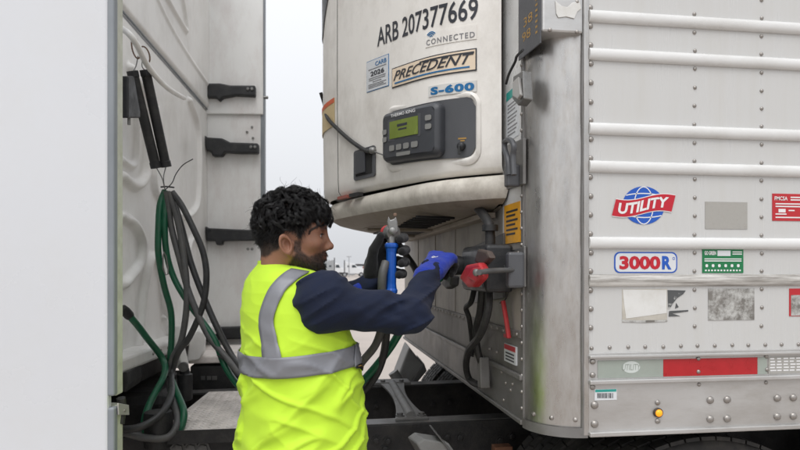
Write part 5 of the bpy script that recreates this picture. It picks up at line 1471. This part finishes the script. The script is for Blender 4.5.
while len(sh) < 8000:                         # short sides and nape
    u = rng.normal(size=3); u /= np.linalg.norm(u); p, n = skull_pt(u)
    ln = np.interp(p[0], [-.1, -.06, -.025, -.012, .012, .028, .04, .06, .085, .1], [-.056, -.060, -.036, .014, .014, -.010, .014, .042, .058, .062])
    if p[2] < ln or p[2] > .075: continue
    fade = np.interp(p[2], [-.06, -.02, .03], [.35, .8, 1.3])
    Mm = 5; t = np.linspace(0, 1, Mm)[:, None]; L_ = rng.uniform(.010, .017) * fade
    dr = np.array([-.5 if p[0] < .02 else .1, 0, -.9]) + rng.normal(size=3) * .35
    sh.append(p - n * .002 + n * L_ * .55 * t + dr * L_ * .8 * t ** 1.5)
V2, Q2 = strands([h2w(c) for c in sh], .0006, .00025)
npobj('hair', np.concatenate([V1, V2]), np.concatenate([Q1, Q2 + len(V1)]), HAIR, body, label='tousled curly black hair, shorter at the sides')
VN = V; bd = []
me = body.data
nrm = np.array([tuple(v.normal) for v in me.vertices]) @ HM.T
cand = np.where(beard > .3)[0]
for i in rng.choice(cand, 6500):
    p = VN[i] + rng.normal(size=3) * .0012; n = nrm[i]; L_ = rng.uniform(.003, .006) * (1.25 if p[2] < -.07 else .7)
    t = np.linspace(0, 1, 4)[:, None]; dr = np.array([.25, 0, -.9]) + rng.normal(size=3) * .3
    bd.append(p - n * .001 + n * L_ * .6 * t + dr * L_ * .8 * t ** 1.4)
V2, Q2 = strands([h2w(c) for c in bd], .00045, .0002)
npobj('beard', V2, Q2, BEARD, body, label='short dark beard')
for s in (-1, 1):
    bd = []
    for _ in range(300):
        t0 = rng.uniform(0, 1); yy = .012 + .042 * t0; p = np.array([.0935 - .022 * t0 ** 1.6, s * yy, .0225 + .0055 * sin(t0 * 2.4) + rng.normal() * .0024])
        t = np.linspace(0, 1, 4)[:, None]; bd.append(p + np.array([-.002, s * .0080, .003 - .006 * t0]) * t + np.array([.0015, 0, 0]))
    V2, Q2 = strands([h2w(c) for c in bd], .0007, .0003); npobj('eyebrow', V2, Q2, HAIR, body)
    bd = []
    for k in range(46):
        a_ = -.95 + 1.9 * k / 45; c0 = np.array([.0745 + .0135 * cos(a_), s * (.031 + .0155 * sin(a_)), .0105 - .004 * sin(a_) ** 2])
        t = np.linspace(0, 1, 4)[:, None]; dr = np.array([cos(a_), s * sin(a_), 0])
        bd.append(c0 - dr * .002 + dr * .0075 * t + np.array([0, 0, .0035]) * (t ** 2 - t * 1.3))
    V2, Q2 = strands([h2w(c) for c in bd], .0009, .0003); npobj('eyelashes', V2, Q2, HAIR, body)

# ---- vest: closed cloth surface round the trunk
tf, tl = frame(R(30))
DT = 1.79
SEC = [(261, 281, .060, .060), (265, 282, .066, .064), (269, 283, .092, .074), (274, 284, .128, .086), (281, 285, .156, .098), (292, 287, .172, .113),
       (310, 290, .183, .129), (340, 295, .191, .143), (375, 300, .200, .155), (410, 301, .206, .161), (440, 300, .212, .166), (456, 299, .217, .170)]
sy = np.array([s[0] for s in SEC], float); szs = np.array([CH + (HZ - s[0]) / F * DT for s in SEC])
def vest_pt(th, zz, off=0.0):
    """th: angle, 0 = wearer's front, pi/2 = wearer's left; arrays"""
    zi = -zz; q = -szs
    cxp = np.interp(zi, q, [s[1] for s in SEC]); a = np.interp(zi, q, [s[2] for s in SEC]); b = np.interp(zi, q, [s[3] for s in SEC])
    ct, st = np.cos(th), np.sin(th); e = 2 / 2.35
    px_ = np.sign(ct) * np.abs(ct) ** e * (b + off); py_ = np.sign(st) * np.abs(st) ** e * (a + off)
    low = np.clip((1.36 - zz) / .18, 0, 1)
    s_ = th * .19
    ac, al = zz * .85 - s_ * .5, s_ * .85 + zz * .5; ac2, al2 = zz * .95 + s_ * .3, s_ * .95 - zz * .3
    wv = vnoise(np.stack([s_ * 9, zz * 9, 0 * s_ + 3], -1), 6) - .5
    n1 = vnoise(np.stack([ac * 26 + wv * 1.2, al * 5.0, 0 * s_ + 2], -1), 1) - .5
    n2 = vnoise(np.stack([ac2 * 20 - wv, al2 * 4.5, 0 * s_ + 5], -1), 2) - .5
    n3 = vnoise(np.stack([s_ * 8, zz * 5 + s_ * 4, 0 * s_ + 9], -1), 4) - .5
    n4 = vnoise(np.stack([s_ * 26, zz * 5 + s_ * 6, 0 * s_ + 7], -1), 8) - .5
    rdg = (1 - np.abs(2 * n1)) ** 3 - .3; rd2 = (1 - np.abs(2 * n2)) ** 3 - .3
    dsp = low * (.013 * rdg + .009 * rd2 + .012 * n3 + .003 * n4) + (1 - low) * (.007 * n3 + .003 * n4 + .003 * rd2)
    dsp = dsp * np.clip((1.52 - zz) / .06, 0, 1)
    ux, uy = ct, st
    lat = (cxp - 400) / F * DT
    base = np.array(FW)[None, :] * DT + np.array(RT)[None, :] * lat.reshape(-1, 1)
    W = base + (px_ + ux * dsp).reshape(-1, 1) * np.array(tf) + (py_ + uy * dsp).reshape(-1, 1) * np.array(tl)
    W[:, 2] = zz.ravel()
    return W
NT, NZ = 320, 260
ths = np.linspace(0, 2 * pi, NT + 1)[:-1]; zz = np.linspace(szs[0], szs[-1], NZ)
TH, ZG = np.meshgrid(ths, zz, indexing='ij')
THf, ZGf = TH.ravel(), ZG.ravel()
# hem hangs unevenly
hem = .010 * np.sin(THf * 2 + .6) + .006 * np.sin(THf * 5)
ZGf = ZGf + hem * np.clip((1.08 - ZGf) / .1, 0, 1)
VV_ = vest_pt(((THf + pi) % (2 * pi)) - pi, ZGf)
Qv = [(i * NZ + j, i * NZ + j + 1, ((i + 1) % NT) * NZ + j + 1, ((i + 1) % NT) * NZ + j) for i in range(NT) for j in range(NZ - 1)]
vest = npobj('vest', VV_, Qv, VEST, body, label='lime yellow safety vest with grey reflective bands')
md = vest.modifiers.new('cloth', 'SOLIDIFY'); md.thickness = .004; md.offset = 1
from mathutils.bvhtree import BVHTree
bvh = BVHTree.FromPolygons([Vector(v) for v in VV_], Qv)
def band(z_of, hgt, name):
    n, k = 320, 8; ths = np.linspace(-pi, pi, n + 1)[:-1]; vs = []
    for j in range(k + 1):
        z_ = np.array([z_of(t) for t in ths]) + hgt * (j / k - .5)
        vs.append(vest_pt(ths, z_, .0085))
    V = np.stack(vs, 1).reshape(-1, 3); w = k + 1
    Q = [(i * w + j, ((i + 1) % n) * w + j, ((i + 1) % n) * w + j + 1, i * w + j + 1) for i in range(n) for j in range(k)]
    o = npobj(name, V, Q, STRIPE, vest); md = o.modifiers.new('tape', 'SOLIDIFY'); md.thickness = .0012; md.offset = 1
band(lambda t: 1.256 + .014 * cos(t + .15), .054, 'reflective_band')
def cast_strip(Lp, Rp, name, mat, k=5, off=.0082, sub=6):
    a = spline([Vector((x, y, 0)) for x, y in Lp], sub); b = spline([Vector((x, y, 0)) for x, y in Rp], sub); vs = []; ok = True
    n = min(len(a), len(b))
    for i in range(n):
        for j in range(k + 1):
            q = a[i].lerp(b[i], j / k); r = ray(q.x, q.y).normalized(); h = bvh.ray_cast(EYE, r)
            if h[0] is None: h = bvh.find_nearest(EYE + r * 1.75)
            nn_ = h[1] if h[1].dot(r) < 0 else -h[1]
            vs.append(h[0] + nn_ * off)
    w = k + 1
    Q = [(i * w + j, (i + 1) * w + j, (i + 1) * w + j + 1, i * w + j + 1) for i in range(n - 1) for j in range(k)]
    o = npobj(name, [tuple(v) for v in vs], Q, mat, vest); md = o.modifiers.new('tape', 'SOLIDIFY'); md.thickness = .0012; md.offset = 0
    return o
cast_strip([(266, 369), (263, 340), (261, 320), (265, 303), (272, 288), (282, 277), (291, 271)], [(285, 370), (279, 340), (275.5, 322), (278, 309), (285, 293), (296, 282), (309, 274)], 'reflective_band', STRIPE)
cast_strip([(351, 344), (351, 368)], [(361, 343), (361, 367)], 'reflective_band', STRIPE, off=.0125)
cast_strip([(352.5, 364.5), (352.5, 371)], [(361, 363.5), (361, 370)], 'maker_tag', pmat('tag_black', (.012, .012, .01, 1), .5), off=.0145)
cast_strip([(354, 367), (354, 368.4)], [(360, 366.3), (360, 367.7)], 'tag_print', 'txt_gold', off=.0155, k=2)

# ---- sweatshirt: shoulders and sleeves
Sr, Er, Wr = at(326, 303, 1.645), at(412, 316, 1.72), at(431, 272, 1.915)
Sl, El, Wl = at(276, 304, 1.93), at(322, 316, 2.04), at(369, 285, 1.985)
tor = [Vector(v) for v in (at(286, 292, DT), at(297, 360, DT), at(300, 440, DT))]
def fold(P, dirv, along, seed, fr, fa):
    dv = np.array(dirv, np.float32); al = np.array(along, np.float32)
    return vnoise(np.stack([P @ dv * fr, P @ al * fa, P @ np.cross(dv, al) * fa], -1), seed) - .5
RTn, UPn, FWn = np.array(RT), np.array(UP), np.array(FW)
def shirt(P):
    f1 = fold(P, RTn * -.5 + UPn * .86, RTn * .86 + UPn * .5, 11, 34, 6)
    f2 = fold(P, RTn * .35 - UPn * .93, RTn * .93 + UPn * .35, 13, 36, 8)
    f3 = fold(P, RTn * .2 + UPn * .8 + FWn * .5, RTn * .9 - UPn * .3, 17, 55, 14)
    el = np.exp(-(((P - np.array(Er)) ** 2).sum(-1)) / .010)
    w = (.011 + .004 * el) * ((1 - np.abs(2 * f1)) ** 2.5 - .32) + .006 * f2 + .004 * ((1 - np.abs(2 * f2)) ** 4 - .25) + (.002 + .009 * el) * f3
    d = cap(P, Sr, Er, .064, .045)
    d = smin(d, cap(P, Er, Wr, .044, .034), .03)
    d = smin(d, ell(P - np.array(at(322, 302, 1.66)), (0, 0, 0), (.078, .074, .082)), .03)
    d2 = smin(cap(P, Sl, El, .070, .055), cap(P, El, Wl, .052, .036), .03)
    d = d - w
    d2 = d2 - w * .8
    t = ell(P - np.array(at(290, 315, DT)), (0, 0, 0), (.10, .10, .13))
    t = smin(t, cap(P, at(296, 350, DT), at(300, 430, DT), .115, .12), .05)
    sh_ = cap(P, Sr, Sl, .055, .055)
    return smin(smin(smin(d, d2, .02), sh_, .04), t, .03)
lo = np.min([list(v) for v in (Sr, Er, Wr, Sl, El, Wl, tor[2])], 0) - .13; hi = np.max([list(v) for v in (Sr, Er, Wr, Sl, El, Wl)], 0) + .12
V, Q = surfnet(shirt, lo, hi, .0048)
# cut the sleeves open at the cuffs
npobj('sweatshirt', V, Q, NAVY, body, subsurf=2, label='navy knit sweatshirt with creased sleeves')

# ---- gloves
def hand_right():
    A_ = (at(453.5, 245, 2.06) - Wr).normalized()
    N_ = (-FW * .75 + UP * .62 - RT * .25); N_ = (N_ - A_ * N_.dot(A_)).normalized(); S_ = N_.cross(A_)
    Wn, An, Nn, Sn = (np.array(v) for v in (Wr, A_, N_, S_))
    def loc(a, n, s): return Wn + (An * a + Nn * n + Sn * s) * 1.08
    def f(P):
        d = cap(P, loc(-.035, 0, 0), loc(.018, 0, 0), .040, .033)
        for s in (-.026, -.009, .009, .026):
            d = smin(d, cap(P, loc(.012, .0, s * .75), loc(.086, .004, s * 1.12), .021, .0165), .018)
        for j, s in enumerate((.032, .011, -.011, -.031)):
            L1, L2, L3 = [(.043, .026, .021), (.047, .029, .022), (.044, .027, .021), (.035, .021, .019)][j]
            p0 = loc(.088, .003, s * 1.05); a = R(52 + 5 * j); p1 = p0 + (An * cos(a) - Nn * sin(a)) * L1
            a += R(70); p2 = p1 + (An * cos(a) - Nn * sin(a)) * L2; a += R(38); p3 = p2 + (An * cos(a) - Nn * sin(a)) * L3
            g = smin(smin(cap(P, p0, p1, .0145, .0118), cap(P, p1, p2, .0118, .0108), .003), cap(P, p2, p3, .0108, .0098), .003)
            d = smin(d, g, .005)
        t0, t1, t2, t3 = loc(.02, -.012, .03), loc(.055, -.030, .046), loc(.082, -.048, .036), loc(.098, -.060, .020)
        d = smin(d, smin(smin(cap(P, t0, t1, .018, .0145), cap(P, t1, t2, .014, .0122), .003), cap(P, t2, t3, .0122, .0108), .003), .008)
        rib_ = np.sin((P - Wn) @ An * 900) * .0006 * (((P - Wn) @ An) < .012)
        return d + rib_ + (vnoise(P * 90, 21) - .5) * .0022
    c = loc(.05, -.02, 0)
    V, Q = surfnet(f, c - .14, c + .14, .0026)
    aa = (V - Wn) @ An; nn_ = (V - Wn) @ Nn
    dip = np.clip(sst(-.004, -.016, nn_ - .02 * (vnoise(V * 60, 4) - .5)) * sst(.02, .035, aa) + sst(.094, .106, aa + (vnoise(V * 60, 8) - .5) * .02), 0, 1)
    o = npobj('glove', V, Q, GLOVE, body, attr={'dip': dip}, label='blue knit glove with black dipped fingers')
    # small pale brand mark on the back
    for q, (a0, s0, a1, s1) in enumerate(((.036, .012, .050, .012), (.036, .004, .048, .006), (.050, .012, .046, .004), (.036, .012, .036, .004), (.030, .006, .052, -.001))):
        mb = MB(); pts = []
        bv = hand_bvh(V, Q)
        for t in np.linspace(0, 1, 5):
            p = loc(a0 + (a1 - a0) * t, .06, s0 + (s1 - s0) * t); h = bv.ray_cast(Vector(p), -N_)
            if h[0]: pts.append(h[0] + N_ * .0006)
        if len(pts) > 2: mb.tube(pts, .0011, 5); mb.build('glove_mark', 'txt_white', o)
_hb = {}
def hand_bvh(V, Q):
    if 'b' not in _hb: _hb['b'] = BVHTree.FromPolygons([Vector(v) for v in V], [tuple(int(i) for i in q) for q in Q])
    return _hb['b']
hand_right()
def hand_left():
    D0 = 1.975
    def f(P):
        d = cap(P, at(363, 292, 1.985), at(372, 281, 1.99), .040, .034)
        for (x0, y0, x1, y1) in ((374, 276, 383, 272), (373, 270, 383, 262), (373, 266, 382, 251), (373, 262, 381, 240)):
            d = smin(d, cap(P, at(x0, y0, 1.995), at(x1, y1, 2.0), .024, .0175), .018)
        for j, yy in enumerate((238, 250, 262, 273.5)):
            k = (0, 1.8, 1.2, -1.5)[j]
            p0 = at(382, yy, 2.002); p1 = at(397 + k, yy - 1, 2.006); p2 = at(404 + k, yy, 1.975); p3 = at(400 + k, yy + 1.5, 1.945)
            g = smin(smin(cap(P, p0, p1, .0165, .0152), cap(P, p1, p2, .0152, .0145), .003), cap(P, p2, p3, .0145, .0125), .003)
            d = smin(d, g, .004)
        t0, t1, t2 = at(370, 272, 1.965), at(373.5, 250, 1.945), at(381, 236, 1.938)
        d = smin(d, smin(cap(P, t0, t1, .021, .0160), cap(P, t1, t2, .0155, .0125), .004), .010)
        return d + (vnoise(P * 90, 31) - .5) * .0022
    c = np.array(at(383, 264, D0))
    V, Q = surfnet(f, c - .13, c + .13, .0026)
    w0 = np.array(at(366, 289, 1.985)); ad = np.array(at(376, 265, 1.99)) - w0; ad /= np.linalg.norm(ad)
    dip = sst(.022, .034, (V - w0) @ ad + (vnoise(V * 60, 4) - .5) * .012)
    npobj('glove', V, Q, GLOVE, body, attr={'dip': dip}, label='black dipped glove with blue cuff gripping the connector')
hand_left()
# ---- legs and boots (below the frame)
hipc = at(300, HZ, 1.80); hipc.z = .98
def hp(s, f_, z): v = hipc + tl * s + tf * f_; v.z = z; return v
def legs(P):
    d = ell((P - np.array(hipc)) @ np.stack([np.array(tf), np.array(tl), np.array(UP)], 1), (0, 0, 0), (.12, .17, .13))
    for s in (-.1, .1):
        d = smin(d, smin(cap(P, hp(s, 0, .92), hp(s * 1.05, .02, .50), .085, .065), cap(P, hp(s * 1.05, .02, .50), hp(s * 1.1, -.01, .10), .063, .058), .02), .04)
    return d + (vnoise(P * 26, 41) - .5) * .012
V, Q = surfnet(legs, [hipc.x - .32, hipc.y - .32, .05], [hipc.x + .32, hipc.y + .32, 1.14], .010)
npobj('trousers', V, Q, TROUS, body, subsurf=1)
for s in (-.11, .11):
    b0 = hp(s, -.02, .05); b1 = hp(s, .17, .045)
    def boot(P):
        d = smin(cap(P, hp(s, -.02, .16), b0, .055, .05), cap(P, b0, b1, .05, .042), .03)
        return smax(d, -P[..., 2], .004)
    V, Q = surfnet(boot, [b0.x - .16, b0.y - .2, -.02], [b0.x + .3, b0.y + .25, .24], .008)
    npobj('boot', V, Q, 'rubber', body)

# ================================================================== blue air-line connector in the fist
b0, b1 = at(391.3, 293.5, 1.95), at(391.3, 243, 1.95)
con = thing('air_line_connector', b0, 'blue handled air line connector held upright in the black glove', 'connector')
axv = b1 - b0; Lh = axv.length
m = MB(); m.lathe([(0, .012), (.0, .0195), (.010, .0205), (.016, .0175), (.03, .0160), (Lh * .5, .0165), (Lh - .03, .0165), (Lh - .018, .0180), (Lh - .012, .0215), (Lh - .003, .0215), (Lh, .016)], b0, axv, 8, ref=RT)
h = m.build('handle', 'handle_blue', con, bevel=.0025)
m = MB(); m.lathe([(Lh - .001, .013), (Lh + .018, .013), (Lh + .022, .010), (Lh + .03, .010)], b0, axv, 16); m.build('neck', 'zinc', con, smooth=True)
ft = (-FW * .82 + RT * .45 - UP * .1).normalized()
hc = at(393, 233, 1.95)
m = MB(); m.lathe([(-.028, .020), (-.02, .0255), (.0, .0262), (.006, .023), (.010, .0005)], hc, ft, 24); hd = m.build('coupling_head', 'zinc', con, smooth=True, angle=35)
m = MB(); m.lathe([(-.046, .014), (-.045, .022), (-.028, .023)], hc, ft, 20); m.build('seal', 'red_rubber', hd, smooth=True)
m = MB(); m.prism([at(x, y, 1.935) for (x, y) in ((388.5, 230), (387, 222), (388.5, 216), (390.5, 220), (393.5, 219), (396, 216.5), (397.5, 222), (398, 231), (394, 236))], FW * .018); m.build('lug', 'zinc', hd, bevel=.003)
m = MB(); m.lathe([(0, .011), (.004, .011), (.007, .007), (.0075, .0005)], at(392.5, 231, 1.926), -FW, 16); m.build('lug_boss', 'zinc', hd, smooth=True)
m = MB(); m.lathe([(0, .006), (.007, .006), (.009, .003)], at(395, 216, 1.944), UP, 8); m.build('stud', 'rust', hd)
